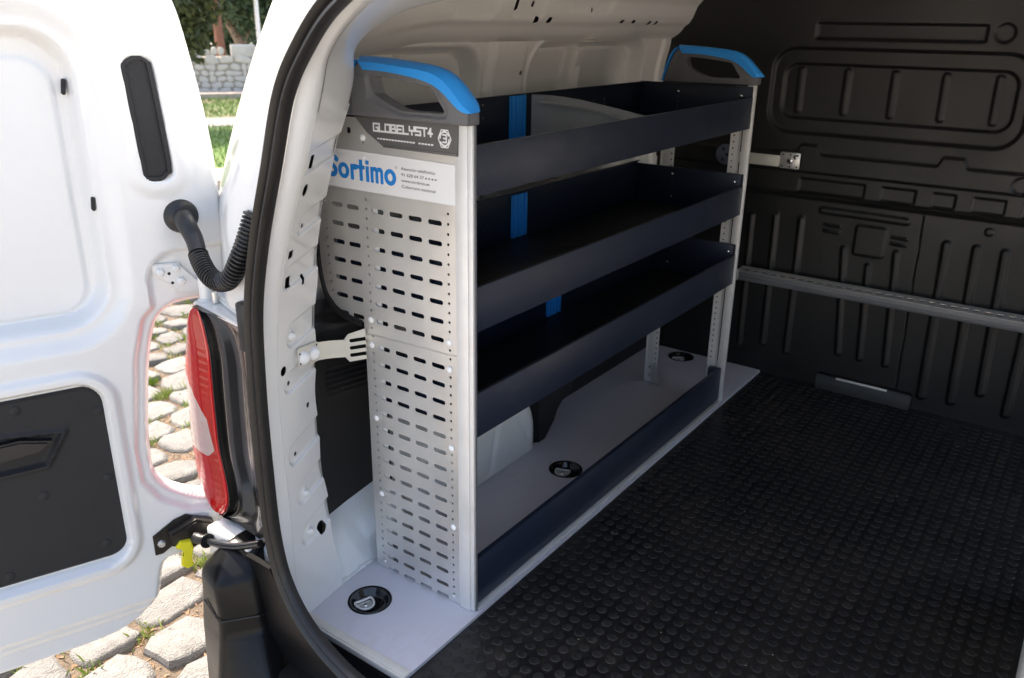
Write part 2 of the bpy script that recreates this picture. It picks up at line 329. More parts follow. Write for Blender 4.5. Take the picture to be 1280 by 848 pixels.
strip('footpath', 13.4, 14.7, GZ - .03, GZ + .06, PATH)
strip('far_lawn', 14.7, 18.6, GZ - .03, GZ + .05, DRYGR)
strip('far_kerb', 18.6, 19.4, GZ - .03, GZ + .16, KERB)
V, Fc = [], []
for k in range(9000):
    v = rs.uniform(9.2, 18.5); u = rs.uniform(-2.6, 2.2)
    if 13.3 < v < 14.8: continue
    p = SO + UD * u + VD * v; blade(p.x, p.y, GZ + .05, rs.uniform(.04, .09), rs.uniform(.01, .05), rs.uniform(.006, .012), rs.uniform(0, 6.28))
me = bpy.data.meshes.new('grass_blades'); me.from_pydata(V, [], Fc)
BL = mat('grass_blade', (0.12, 0.23, 0.03), 0.7, 0, 0, (2, .8, (.24, .30, .07)))
o = link('grass_blades', me, BL, None, None, 'stuff'); o['label'] = 'short green grass blades standing on the two lawn strips'; o['category'] = 'grass'
# rubble garden wall
wall = thing('stone_wall', 'low pale rubble stone wall with notched top behind the lawn', 'wall')
def wp(u, v, z): q = SO + UD * u + VD * v; return (q.x, q.y, z)
bm = bmesh.new(); mw = Matrix((( UD.x, VD.x, 0, 0), (UD.y, VD.y, 0, 0), (0, 0, 1, 0), (0, 0, 0, 1)))
add_box(bm, (-14, 19.45, GZ - .05), (14, 19.9, .30), 0, mw); bm_obj('wall_core', bm, MORTAR, wall)
V, Fc = [], []
z = GZ + .1
while z < .50:
    hh = rs.uniform(.09, .19); u = -7
    while u < 5:
        ww = rs.uniform(.10, .40)
        if z + hh < .34 or (int(math.floor((u + 20.1) / .62)) % 2 == 0):
            sv, sf = stone_verts(ww * rs.uniform(.44, .52), hh * rs.uniform(.44, .58), .15, rs, 7); i = len(V)
            for a, b, c in sv: V.append(wp(u + ww / 2 + a, 19.40 - c * .5, z + hh / 2 + b + a * .15 * math.sin(u * 9)))
            for ff in sf: Fc.append(tuple(j + i for j in ff))
        u += ww
    z += hh
me = bpy.data.meshes.new('wall_stones'); me.from_pydata(V, [], Fc); link('wall_stones', me, WALLM, wall, 50, 'stuff')
for k in range(9):
    u0 = -6.95 + k * 1.24
    bm = bmesh.new(); add_box(bm, (u0 + .08, 19.46, .30), (u0 + .62, 19.88, .56), .02, mw); bm_obj('merlon', bm, WALLM, wall)
# trees
def leaf_cloud(blobs, n, size, rs, aspect=.45, droop=0.0):
    V = np.zeros((n * 4, 3)); tot = sum(b[3] for b in blobs); k = 0
    for (c, r, sq, wgt) in blobs:
        m_ = int(n * wgt / tot)
        for _ in range(m_):
            if k >= n: break
            d = rs.normal(size=3); d /= np.linalg.norm(d); rad = r * rs.uniform(.35, 1.08); p = np.array(c) + d * rad * np.array([1, 1, sq]) + rs.normal(0, .05, 3)
            a = rs.normal(size=3); a[2] -= droop; a /= np.linalg.norm(a); b = np.cross(a, rs.normal(size=3)); b /= np.linalg.norm(b) + 1e-9
            s = size * rs.uniform(.6, 1.4); V[4 * k] = p; V[4 * k + 1] = p + a * s * .5 + b * s * aspect * .5; V[4 * k + 2] = p + a * s; V[4 * k + 3] = p + a * s * .5 - b * s * aspect * .5; k += 1
    return V[:4 * k], np.arange(4 * k).reshape(-1, 4)
def tree(name, label, base, trunk, blobs, n, size, lm, bmat, limbs=(), r0=.18, droop=0., cat='tree'):
    t = thing(name, label, cat, loc=base); B = Vector(base)
    bm = bmesh.new(); tp = smooth_path(trunk, 5); add_tube(bm, tp, np.linspace(r0, r0 * .45, len(tp)), 10)
    bm_obj('trunk', bm, bmat, t, 60)
    for L in limbs:
        lp = smooth_path(L, 5); tube('limb', lp, np.linspace(r0 * .3, r0 * .08, len(lp)), bmat, t, 7)
    Vv, q = leaf_cloud(blobs, n, size, rs, droop=droop); me = mesh_np('crown', Vv, q); link('crown', me, lm, t, None, 'stuff'); return t
def wv(u, v, z=GZ): q = SO + UD * u + VD * v; return (q.x, q.y, z)
def blobset(c, r, k, rs, rb=.5, sq=1.0):
    out = []
    for i in range(k):
        d = rs.normal(size=3); d /= np.linalg.norm(d); out.append((tuple(np.array(c) + d * np.array(r) * rs.uniform(.4, 1)), rb * rs.uniform(.6, 1.2), sq, 1.0))
    return out
# u of a pixel column: at v=14, px 250 -> computed below by projecting
def uat(px, v, z):    # helper used only to place far trees where they stand behind the gap
    best = None
    for u in np.linspace(-8, 8, 801):
        q = SO + UD * u + VD * v; d = Vector((q.x, q.y, z)) - cam.location; X = 640 + 1041 * d.dot(RT) / d.dot(F)
        if best is None or abs(X - px) < best[0]: best = (abs(X - px), u)
    return best[1]
ua = uat(236, 13.5, 1.2); ub = uat(292, 23, 1.5); uc = uat(272, 21, .8); ud = uat(318, 22.5, 1.0)
tree('conifer_tree', 'dark olive conifer with drooping boughs in front of the stone wall', wv(ua - .9, 13.5), [(0, 0, 0), (.05, 0, 1.4), (0, .1, 3.6)],
     blobset((0.25, -.1, 2.35), (1.1, .8, .75), 26, rs, .42) + [((.85 * UD.x + .0, .85 * UD.y, 1.55), .33, 1.5, 1.4), ((.72 * UD.x, .72 * UD.y, 1.85), .38, 1.3, 1.4)], 15000, .13, LEAFD, BARK,
     [[(0, 0, 1.3), (.4, -.3, 1.6), (.75, -.5, 2.3)], [(0, 0, 1.2), (.45, -.3, 1.35), (.95, -.6, 1.9)], [(0, 0, 1.5), (.3, -.2, 2.0), (.5, -.4, 2.7)]], .13, .8)
tree('broadleaf_tree', 'green broadleaf tree with a leaning grey trunk behind the wall', wv(ub + .2, 23), [(0, 0, 0), (-.15, .1, 1.2), (-.75, .4, 2.4), (-1.1, .6, 3.4)],
     blobset((0, 0, 2.4), (1.6, 1.2, 1.1), 30, rs, .5) + blobset((.5 * UD.x, .5 * UD.y, 1.8), (.5, .5, .7), 12, rs, .34), 15000, .15, LEAFG, BARK, [[(-.1, 0, 1.0), (.3, -.2, 1.8), (.7, -.5, 2.6)]], .16, .3)
tree('red_barked_tree', 'reddish thick trunk standing just behind the stone wall', wv(uc, 21), [(0, 0, 0), (.03, 0, 1.0), (0, 0, 2.6)],
     blobset((0, 0, 2.9), (1.0, .8, .5), 14, rs, .45), 5000, .14, LEAFD, TRUNKR, [], .17, .5)
tree('tall_shrub', 'broad dark green hedge shrub far behind the wall', wv(ub, 27.5), [(0, 0, 0), (0, 0, .8), (.1, 0, 2.0)],
     blobset((0, 0, 1.8), (3.6, 1.6, 1.9), 60, rs, .8), 17000, .22, LEAFG, BARK, [], .15, .2, 'shrub')
pole = thing('lamp_post', 'thin white post seen beside the bodywork at the top edge', 'post', loc=wv(ud, 21.5))
tube('shaft', [(0, 0, 0), (0, 0, 4.5)], [.055, .045], INKW, pole, 12); lathe('base_collar', [(0, .0), (.11, .0), (.11, .12), (.07, .2), (.05, .22)], Matrix.Identity(4), INKW, pole, 16)

# ================================================ VAN
van = thing('cargo_van', 'white cargo van seen through its open rear end, left rear door swung out', 'van')
# rows up the left side of the rear opening: (seal y,z) (outer y,z) (flat y,z) (edge y,z)
ROW = [((.262, 0), (.52, 0), (.278, 0), (.300, 0)), ((.268, .1), (.53, .1), (.283, .1), (.315, .1)), ((.272, .25), (.555, .25), (.280, .25), (.334, .25)),
       ((.2735, .4), (.56, .4), (.283, .4), (.341, .4)), ((.270, .55), (.545, .55), (.279, .55), (.330, .55)), ((.257, .7), (.505, .7), (.255, .7), (.311, .7)),
       ((.222, .83), (.462, .83), (.208, .83), (.282, .83)), ((.178, .945), (.415, .95), (.157, .945), (.235, .945)), ((.135, 1.057), (.362, 1.07), (.112, 1.057), (.184, 1.06)),
       ((.086, 1.125), (.305, 1.165), (.084, 1.120), (.168, 1.124)), ((.020, 1.185), (.215, 1.26), (.018, 1.178), (.080, 1.170)), ((-.07, 1.226), (.06, 1.325), (-.06, 1.213), (-.020, 1.192)),
       ((-.22, 1.245), (-.15, 1.40), (-.22, 1.232), (-.20, 1.222)), ((-.42, 1.255), (-.42, 1.40), (-.42, 1.242), (-.42, 1.235))]
A = np.array(ROW)                     # 14 x 4 x 2
A = np.stack([smooth_path(A[:, k], 5) for k in range(4)], 1)
Bm = A[:-1][::-1].copy(); Bm[:, :, 0] = -.84 - Bm[:, :, 0]; AA = np.concatenate([A, Bm])
seal, outer, flat, edge = [AA[:, k] for k in range(4)]
def row3(yz, x): return np.column_stack([np.full(len(yz), x) if np.isscalar(x) else x, yz[:, 0], yz[:, 1]])
lerp = lambda a, b, t: a * (1 - t) + b * t
# outer skin and rear face, rounded corner
OX = [(.57, 0, -.14), (.57, .1, -.14), (.57, .25, -.14), (.57, .4, -.14), (.56, .55, -.145), (.53, .70, -.15), (.532, .83, -.14), (.532, .94, -.10), (.522, 1.06, -.052), (.508, 1.14, -.02), (.45, 1.235, .0), (.32, 1.32, .03), (-.05, 1.40, .05), (-.42, 1.42, .05)]
OA = smooth_path(OX, 5); OB = OA[:-1][::-1].copy(); OB[:, 0] = -.84 - OB[:, 0]; OA = np.vstack([OA, OB]); outer = OA[:, :2]; xo = OA[:, 2]
sec = []
out = outer - seal; Dn = np.linalg.norm(out, axis=1); un = out / Dn[:, None]
for dx, dn in ((2.3, .06), (1.62, .06), (.92, .06), (.5, .06), (.15, .05), (.07, .035), (.025, .016), (.006, .004)): sec.append(np.column_stack([xo + dx, outer + un * dn]))
for t in (1.0, .985, .96, .92, .87, .81, .75, .68, .61, .54, .47, .40, .33, .26, .19, .13, .08, .04, 0):
    c = lerp(seal, outer, t); d_ = (1 - t) * Dn; a_ = xo - d_ / 1.45; b_ = np.full(len(xo), -.262 + .0 * t); k_ = .012
    x_ = k_ * np.log(np.exp(a_ / k_) + np.exp(b_ / k_)); x_ = np.minimum(x_, xo)
    win = S((c[:, 1] - .150) / .03) * S((.672 - c[:, 1]) / .03) * S((c[:, 0] - .315) / .03); x_ = x_ + win * np.maximum(0, -.185 - x_)
    if t < .14: x_ = np.maximum(x_, -.288 + .0 * x_) if t > .05 else np.full(len(xo), -.268)
    sec.append(np.column_stack([x_, c]))
P_ = np.array(sec); a_, b_ = P_.shape[:2]; idx = np.arange(a_ * b_).reshape(a_, b_); q = np.stack([idx[:-1, :-1], idx[1:, :-1], idx[1:, 1:], idx[:-1, 1:]], -1)
keep = np.ones(q.shape[:2], bool); keep[1, :] = ~((P_[1, :-1, 1] < -1.1) & (P_[1, :-1, 2] < 1.2))      # unseen side door opening on the right, added to let daylight in
link('body_shell', mesh_np('body_shell', P_.reshape(-1, 3), q[keep]), WHITE, van, 50)
# inner flange, rounded into the pillar face
n0 = np.where(A[:, 2, 1] > 1.03)[0][0]
sec = [row3(seal, -.268), row3(lerp(seal, flat, .35), -.270), row3(lerp(seal, flat, .7), -.262), row3(lerp(flat, edge, -.02), -.250), row3(lerp(flat, edge, .03), -.238), row3(lerp(flat, edge, .10), -.228)]
sheet('opening_flange', sec, WHITE, van, 60)
# header and right pillar (plain), inner face
full = [row3(lerp(flat, edge, .10), -.226), row3(lerp(flat, edge, .5), -.17), row3(lerp(flat, edge, .9), -.112), row3(lerp(flat, edge, 1.0), -.10), row3(lerp(edge, outer, .02), -.094), row3(lerp(edge, outer, .12), -.085), row3(lerp(edge, outer, .25), -.02)]
full = [f[n0 - 1:] for f in full]; sheet('opening_header', full, WHITE, van, 50)
# left pillar inner face with pressings and punched holes
zz = A[:, 2, 1]; yf = A[:, 2, 0]; ye = np.interp(zz, A[:, 3, 1], A[:, 3, 0])
SCO = [(-.241, .945, .022), (-.203, .829, .022), (-.226, .7325, .026), (-.203, .610, .028), (-.213, .515, .024), (-.216, .362, .026), (-.204, .268, .026), (-.202, .173, .026)]
def pil_sdf(u, v):
    d = np.full(u.shape, 1e3); wob = .004 * np.sin(v * 38) 
    d = -(-.098 + wob - u) * 1.0; d = np.maximum(d, -(u + .232)); d = np.maximum(d, v - 1.03); d = np.maximum(d, -v - .02)
    for c in [(-.209, .899, .0105), (-.174, .825, .0045), (-.213, .551, .0095), (-.190, .514, .0048), (-.132, .441, .0058), (-.185, .358, .0048), (-.130, .156, .0135)]: d = np.maximum(d, -s_circ(u, v, c, c[2]))
    for c in [(-.197, .945, .0085, .0115), (-.213, .783, .0085, .0075), (-.200, .724, .0085, .011), (-.150, .714, .0050, .010)]: d = np.maximum(d, -s_rr(u, v, c[0] - c[2], c[0] + c[2], c[1] - c[3], c[1] + c[3], .0015))
    return d
def pil_f(u, v, back):
    a = np.interp(v, zz, yf); b = np.interp(v, zz, ye); y = a + (u + .24) / .14 * (b - a); h = np.zeros(u.shape)
    for x0, z0, r in SCO: h = np.maximum(h, .0068 * inside(s_cap(u, v - (u - x0) * .10, (x0 + r, z0), (0.2, z0), r), .007))
    for x0, z0 in [(-.184, .611), (-.169, .260), (-.171, .171)]: h = h - .002 * inside(s_circ(u, v, (x0, z0), .014), .006)
    return (u, y + h + (.0018 if back else 0), v)
pil = panel('rear_pillar', pil_f, (-.234, -.09), (-.02, 1.034), .002, WHITE, van, pil_sdf, .002, 50)
sec = [row3(A[:, 3][:n0 + 1], -.104) + [0, .002, 0], row3(A[:, 3][:n0 + 1], -.095) + [0, .008, 0], row3(A[:, 3][:n0 + 1], -.090) + [0, .03, 0], row3(A[:, 3][:n0 + 1], -.06) + [0, .10, 0]]
sheet('pillar_return', sec, WHITE, van, 60)
sheet('pillar_shade_sheet', [row3(A[:, 2][:n0] + [.030, 0], -.262), row3(A[:, 3][:n0] + [.022, 0], -.108)], CARD, van, 60)  # added black sheet that makes the punched holes look dark inside
for x0, z0, y0 in [(-.184, .611, .290), (-.169, .260, .308), (-.171, .171, .302)]:
    lathe('rivet', [(0, .004), (.004, .0035), (.0075, .0015), (.009, -.003)], facing((x0, y0 + .002, z0), (-.35, -.93, 0)), WHITE, van, 18)
# rubber seal round the opening
bot = np.array([(.245, -.035), (.215, -.005 - .02), (.150, .004 - .01)])
sp = [(-.42, -.012), (-.20, -.012), (-.05, -.010), (.060, .002), (.120, .022), (.170, .050), (.212, .088), (.243, .135), (.262, .19), (.272, .27), (.2735, .40), (.270, .55), (.257, .70), (.222, .83), (.178, .945), (.135, 1.057), (.086, 1.125), (.02, 1.185), (-.07, 1.226), (-.22, 1.245), (-.42, 1.255)]
spr = [(-.84 - a, b) for a, b in sp[1:-1]][::-1]
loop = smooth_path(sp + spr, 8, True); Tn = np.roll(loop, -1, 0) - np.roll(loop, 1, 0); Tn /= np.linalg.norm(Tn, axis=1)[:, None]; Nn = np.column_stack([Tn[:, 1], -Tn[:, 0]])
prof = [(.030, .006), (.031, -.006), (.026, -.018), (.018, -.024), (.010, -.020), (.004, -.012), (.000, -.006), (-.004, -.012), (-.011, -.019), (-.019, -.020), (-.025, -.012), (-.027, .002), (-.027, .012), (.03, .012), (.030, .006)]
rows = []
for n_, x_ in prof:
    n_ *= .54; x_ *= .62
    c = loop + Nn * n_; c = np.vstack([c, c[:1]]); rows.append(row3(c, -.290 + x_ + .004))
sheet('door_seal', rows, SEAL, van, 50)
# sill step under the board edge
rows = [[(x, yy, z) for yy in np.linspace(-1.10, .285, 60)] for x, z in ((-.215, -.016), (-.232, -.018), (-.240, -.034), (-.250, -.037), (-.262, -.026), (-.278, -.026), (-.29, -.06))]
rows = [[(x, yy, z) for (x, yy, z) in r] for r in rows]
sheet('sill_cover', rows, GLOSSB, van, 50)
# van floor, roof liner, walls
box('load_floor', (-.23, -1.32, -.08), (1.66, .50, -.024), INWHITE, van, .002)
def side_f(u, v, back):
    y = .468 - .02 * S((v - 1.0) / .12); h = np.zeros(u.shape)
    wl = s_rr(u, v, .12, .60, .60, 1.105, .085); wr = s_rr(u, v, .815, 1.48, .60, 1.112, .075)
    h += .034 * inside(wl, .010) + .046 * inside(wr, .012)
    gv = lambda d_, c_, w_: np.clip(1 - np.abs(d_ - c_) / w_, 0, 1)
    h += .014 * gv(wr, -.020, .008) + .014 * gv(wl, -.018, .008) - .006 * gv(wr, .006, .010) - .006 * gv(wl, .006, .010)
    h += .014 * gv(u, .332, .007) * (wl < -.01)
    h += .004 * inside(s_rr(u, v, .335, .585, .62, 1.085, .06), .003) * 1.0
    h -= .034 * inside(s_rr(u, v, 1.062, 1.122, .55, 1.15, .008), .010) * (wr < 0)
    h += .006 * inside(s_rr(u, v, .835, 1.055, .63, 1.088, .05), .003) + .006 * inside(s_rr(u, v, 1.135, 1.45, .63, 1.088, .05), .003)
    h -= .010 * inside(s_cap(u, v, (1.09, 1.03), (1.085, .60), .014), .012)
    h += .012 * inside(s_rr(u, v, 1.51, 1.62, .6, 1.2, .03), .02)
    h -= .012 * inside(s_rr(u, v, .62, .80, .3, 1.2, .03), .03)
    return (u, y + h, v)
def side_sdf(u, v):
    d = np.full(u.shape, -1.0)
    for c in [(.765, 1.035, .006), (.80, 1.055, .004), (1.12, .95, .004), (.45, 1.00, .005)]: d = np.maximum(d, -s_circ(u, v, c, c[2]))
    return d
panel('side_wall', side_f, (.0, 1.66), (0, 1.115), .0045, INWHITE, van, side_sdf, 0, 60)
prof = [(.449, 1.113), (.440, 1.118), (.424, 1.128), (.412, 1.140), (.405, 1.150), (.398, 1.156), (.388, 1.162), (.376, 1.180), (.362, 1.215), (.335, 1.245), (.285, 1.268), (.20, 1.285), (0, 1.300), (-.42, 1.305)]
prof = prof + [(-.84 - a, b) for a, b in prof[:-1][::-1]]
def ceil_f(u, v, back):
    pr = np.array(prof); L = np.concatenate([[0], np.cumsum(np.hypot(*np.diff(pr, axis=0).T))]); t = v * L[-1]
    y = np.interp(t, L, pr[:, 0]); z = np.interp(t, L, pr[:, 1]); lo = np.exp(-((y - .42) / .05) ** 2) * (y > -.3); dz = -.055 * S((.42 - u) / .5) * np.clip(lo * 1.2, 0, 1)
    h = .006 * (inside(s_rr(u, t, .40, .56, .085, .30, .02), .01) + inside(s_rr(u, t, .62, .76, .085, .2, .02), .01) + inside(s_rr(u, t, .86, 1.10, .10, .3, .03), .02))
    return (u, y + h * .8, z + dz + h * .3)
def ceil_sdf(u, v):
    pr = np.array(prof); Lt = np.hypot(*np.diff(pr, axis=0).T).sum(); t = v * Lt; d = np.full(u.shape, -1.0)
    for c in [(.735, .083, .010, .010), (.795, .083, .010, .010), (1.185, .083, .013, .006), (1.252, .083, .013, .006), (1.36, .078, .009, .009), (1.405, .078, .009, .009), (.63, .125, .010, .018), (.665, .122, .006, .010), (.70, .122, .005, .010), (.985, .115, .007, .007)]:
        d = np.maximum(d, -s_rr(u, t, c[0] - c[2], c[0] + c[2], c[1] - c[3], c[1] + c[3], .002))
    return d
prL = np.hypot(*np.diff(np.array(prof), axis=0).T).sum()
pb = [(a + (.035 if a > -.42 else -.035) * (1 if b < 1.2 else .3), b + .03 * (b > 1.15)) for a, b in prof]
sheet('roof_shade_sheet', [[(x, a, b + .004) for a, b in pb] for x in (.25, 1.0, 1.66)], CARD, van, 50)  # black sheet added above the liner so its holes read as shaded
prism('cab_light_block', [(.56, -.3), (.56, 1.1), (.3, 1.36), (-1.14, 1.36), (-1.4, 1.1), (-1.4, -.3)], 0, 1.70, 1.72, CARD, van)  # unseen black plate, added to stop light leaking in from the front
def ceil_panel():
    # denser along the section near the left wall
    return panel('roof_liner', lambda u, v, b: ceil_f(u, v / prL, b), (-.03, 1.66), (0, prL), .0065, INWHITE, van, lambda u, v: ceil_sdf(u, v / prL), 0, 60)
ceil_panel()
# right-hand wall, mirror side
for xs in ((-.05, .4, .82), (1.58, 1.62, 1.66)): sheet('right_side_wall', [[(x, yy, z) for x in xs] for yy, z in ((-1.305, -.02), (-1.31, .5), (-1.305, 1.0), (-1.289, 1.115))], INWHITE, van, 50)
for xs in (.815, 1.575): box('added_side_door_post', (xs - .02, -1.40, -.02), (xs + .02, -1.30, 1.15), INWHITE, van, .01)  # posts of the added, unseen side doorway that brightens the interior
box('right_wheel_arch', (.10, -1.31, -.012), (.80, -.938, .27), INWHITE, van, .03)
# left wheel arch
def arch():
    bm = bmesh.new(); pts = [(.16, 0), (.165, .10), (.20, .20), (.26, .262), (.36, .285), (.50, .262), (.60, .215), (.66, .155), (.688, .085), (.69, -.012), (.16, -.012)]
    sm = smooth_path(pts[:10], 4).tolist() + [(.16, -.012)]
    rows = []
    for yy, ins in ((.47, -.03), (.36, 0.0), (.335, .006), (.322, .018), (.318, .034)):
        rows.append([(.365 + (p[0] - .365) * (1 - ins * 3), yy, (p[1] * (1 - ins * 2.2)) if p[1] > 0 else p[1]) for p in sm])
    return rows, sm
rows, sm = arch(); ar = sheet('wheel_arch', rows, INWHITE, van, 50)
def archface(u, v, b):
    h = .008 * (inside(s_cap(u, v, (.50, .16), (.47, .02), .016), .014) + inside(s_cap(u, v, (.60, .12), (.645, .05), .012), .012) + inside(s_cap(u, v, (.30, .2), (.29, .02), .02), .016))
    return (u, .318 + h - .0 * u, v)
fp = [(.365 + (p[0] - .365) * (1 - .034 * 3), (p[1] * (1 - .034 * 2.2)) if p[1] > 0 else p[1]) for p in sm]
panel('arch_face', archface, (.03, .70), (-.012, .29), .004, INWHITE, van, lambda u, v: np.maximum(s_poly(u, v, fp), -s_circ(u, v, (.655, .022), .004)), 0, 60)
# pale lower skirt panel between pillar and arch
sheet('lower_skirt', [[(-.215, .300, z0), (-.05, .312, z0), (.10, .316, z0), (.13, .34, z0)] if False else [(-.10, y0, z0), (.0, y0 + .004, z0 + dz), (.14, y0 + .006, z0 + 2 * dz)] for y0, z0, dz in ((.302, -.012, 0), (.322, .03, .004), (.352, .075, .014), (.385, .10, .02), (.41, .108, .024))], WHITE, van, 60)
# black interior liner, left, with vent grooves
def liner(u, v, b):
    h = np.zeros(u.shape)
    for k in range(5): h += .004 * inside(s_cap(u, v + (u - 0) * .1, (-.02, .455 - k * .013), (.25, .455 - k * .013), .005), .003)
    h -= .016 * inside(s_rr(u, v + u * .22, -.10, .4, .50, .585, .02), .02)
    return (u, .392 + h + .02 * S((v - .55) / .08), v)
panel('wall_liner', liner, (-.10, .16), (.05, .62), .003, BLACK, van, lambda u, v: np.maximum(v - (.613 - .16 * u), -(v - (.050 + .34 * u))), 0, 50)
panel('front_liner', lambda u, v, b: (u, .43 + 0 * u + .006 * inside(s_rr(u, v, .9, 1.2, .1, .5, .03), .02), v), (.70, 1.655), (-.01, .62), .01, BLACK, van, None, 0, 50)
prism('arch_cover', [(.70, -.01), (.695, .12), (.72, .22), (.78, .30), (.90, .32), (.93, .16), (.885, .13), (.80, .075), (.795, .04), (.74, -.01)], 1, .325, .43, CARD, van, .006)
# ------------- bulkhead
def bulk_f(u, v, back):
    h = np.zeros(u.shape)
    h -= .016 * inside(s_rr(u, v, -.650, .088, .832, 1.100, .075), .010)
    h -= .012 * inside(s_rr(u, v, -.615, .052, .878, 1.052, .045), .008)
    for y0 in (-.002, -.145, -.2835, -.424, -.5625): h += .007 * inside(s_cap(u, v, (y0, 1.028), (y0 - .002, .908), .0125), .007)
    h -= .010 * inside(s_rr(u, v, -.512, -.035, 1.121, 1.172, .008), .007); h -= .008 * inside(s_circ(u, v, (-.553, 1.149), .028), .007)
    zl = .779 + .027 * (S(1 - (np.abs(u + .066) - .024) / .018) + S(1 - (np.abs(u + .490) - .026) / .018))
    h += .012 * S((zl - v) / .008); h -= .010 * S((.720 - v) / .007)
    for a, b in ((-.256, -.047), (-.405, -.303), (-.516, -.450), (-.648, -.560), (-.79, -.69)): h -= .006 * inside(s_rr(u, v, a, b, .652, .697, .004), .004)
    h += .009 * inside(s_cap(u, v, (-1.1, .643), (.45, .643), .009), .008); h -= .006 * S((.634 - v) / .006)
    h += .008 * inside(s_cap(u, v, (-.135, .600), (-.390, .598), .013), .007)
    h += .010 * inside(s_rr(u, v, -.345, -.245, .468, .572, .014), .008)
    for (a, b), (c, d), r in [((-.515, .545), (-.529, .045), .015), ((-.597, .545), (-.615, .05), .015), ((-.673, .545), (-.691, .10), .015), ((-.765, .545), (-.770, .05), .015),
                              ((-.220, .485), (-.253, .128), .012), ((-.302, .44), (-.324, .125), .012), ((-.379, .495), (-.406, .123), .012), ((.015, .562), (.005, .10), .012), ((-.071, .562), (-.08, .09), .012), ((.098, .55), (.09, .08), .012),
                              ((-.15, .555), (-.195, .553), .006), ((-.15, .535), (-.195, .533), .006), ((-.36, .545), (-.40, .543), .006), ((-.36, .525), (-.40, .523), .006), ((-.85, .545), (-.855, .05), .015)]:
        h += .011 * inside(s_cap(u, v, (a, b), (c, d), r), .009)
    h -= .004 * inside(s_cap(u, v, (-.435, .62), (-.45, .03), .0035), .003)
    h -= .006 * inside(s_rr(u, v, -.135, -.075, .0, .6, .004), .003) * 0
    h += .006 * inside(s_circ(u, v, (-.62, .60), .013), .004)
    h -= .010 * inside(s_circ(u, v, (-.675, .742), .026), .005)
    return (1.651 - h, u, v)
panel('bulkhead', bulk_f, (-1.31, .50), (-.012, 1.30), .0036, BULK, van, None, 0, 60, flip=True)
prism('floor_ledge', [(1.628, -.01), (1.632, .036), (1.637, .044), (1.655, .047), (1.655, -.01)], 1, -.505, -.20, BULK, van, .004)
box('scuffed_strip', (1.6315, -.43, .0375), (1.637, -.265, .0455), EDGE, van, .002)
# ------------- tail lamp
LZ = [(.644, .478, .500, .30), (.636, .476, .512, .7), (.61, .470, .528, .95), (.56, .464, .541, 1), (.50, .467, .556, 1), (.42, .471, .562, 1), (.35, .472, .567, 1), (.28, .462, .565, 1), (.235, .462, .556, 1), (.205, .474, .542, .9), (.190, .486, .520, .6), (.184, .495, .505, .2)]
LZs = smooth_path(LZ, 12)
lens, hous = [], []
for z, yb, yo, k in LZs:
    lens.append([(-.08, yo + .030 * k, z), (-.15, yo + .028 * k, z), (-.205, yo + .018 * k, z), (-.238, yo + .004, z), (-.250 - .004 * k, yo - .012, z), (-.250 - .012 * k, lerp(yb, yo, .55), z), (-.250 - .010 * k, lerp(yb, yo, .25), z), (-.250, yb, z), (-.244, yb - .002, z)])
    hous.append([(-.246, yb + .001, z), (-.252 * 1, yb - .008, z), (-.256, yb - .016 * k, z), (-.240, yb - .021 * k, z), (-.246, yb - .030 * k, z), (-.252, yb - .046 * k, z), (-.250, yb - .09 * k - .01, z), (-.262, .34, z), (-.275, .30, z)])
lens = np.array(lens); hous = np.array(hous)
lamp_parts = []
def dense(P, k=4): 
    P = np.array([smooth_path(r, k) for r in P]); return P
Ld = dense(lens, 12); zc = Ld[:, :, 2]
nn = Ld.shape; idx = np.arange(nn[0] * nn[1]).reshape(nn[0], nn[1]); q = np.stack([idx[:-1, :-1], idx[1:, :-1], idx[1:, 1:], idx[:-1, 1:]], -1).reshape(-1, 4)
lamp = bpy.data.objects.new('tail_lamp', None); COL.objects.link(lamp); lamp.parent = van
zrow = Ld[:, 0, 2]
def lens_f(u, v, back):
    fi = np.interp(v, zrow[::-1], np.arange(len(zrow))[::-1]); fj = u / .12 * (Ld.shape[1] - 1); i0 = np.clip(fi.astype(int), 0, Ld.shape[0] - 2); j0 = np.clip(fj.astype(int), 0, Ld.shape[1] - 2); a = (fi - i0)[:, None]; b = (fj - j0)[:, None]
    P = (Ld[i0, j0] * (1 - a) + Ld[i0 + 1, j0] * a) * (1 - b) + (Ld[i0, j0 + 1] * (1 - a) + Ld[i0 + 1, j0 + 1] * a) * b
    k = .0004 * (np.abs(np.sin((v + u * .5) * 190)) + np.abs(np.sin(u * 320)))
    return (P[:, 0] + k, P[:, 1], P[:, 2])
CLP = [(0, .512), (.058, .512), (.074, .47), (.094, .41), (.099, .34), (.090, .325), (.0, .350)]
panel('red_lens', lens_f, (0, .12), (.1842, .6438), .0026, RED, lamp, lambda u, v: -s_poly(u, v, CLP), 0, 60); panel('reversing_lens', lens_f, (0, .12), (.30, .53), .0026, CLEARL, lamp, lambda u, v: s_poly(u, v, CLP), 0, 60)
tube('lens_rim', [(-.2505, p[1] - .001, p[0]) for p in LZs[6:-6]], .0042, REDR, lamp, 8)
for zz_, x_, w_ in ((.455, -.246, .026), (.40, -.246, .030)): lathe('lamp_reflector', [(0, .004), (w_ * .5, .002), (w_ * .62, -.004)], facing((x_, .522, zz_), (-1, .5, .1)), CHROME, lamp, 24)
Hd = dense(hous, 3); sheet('lamp_housing', Hd, GLOSSB, lamp, 40)
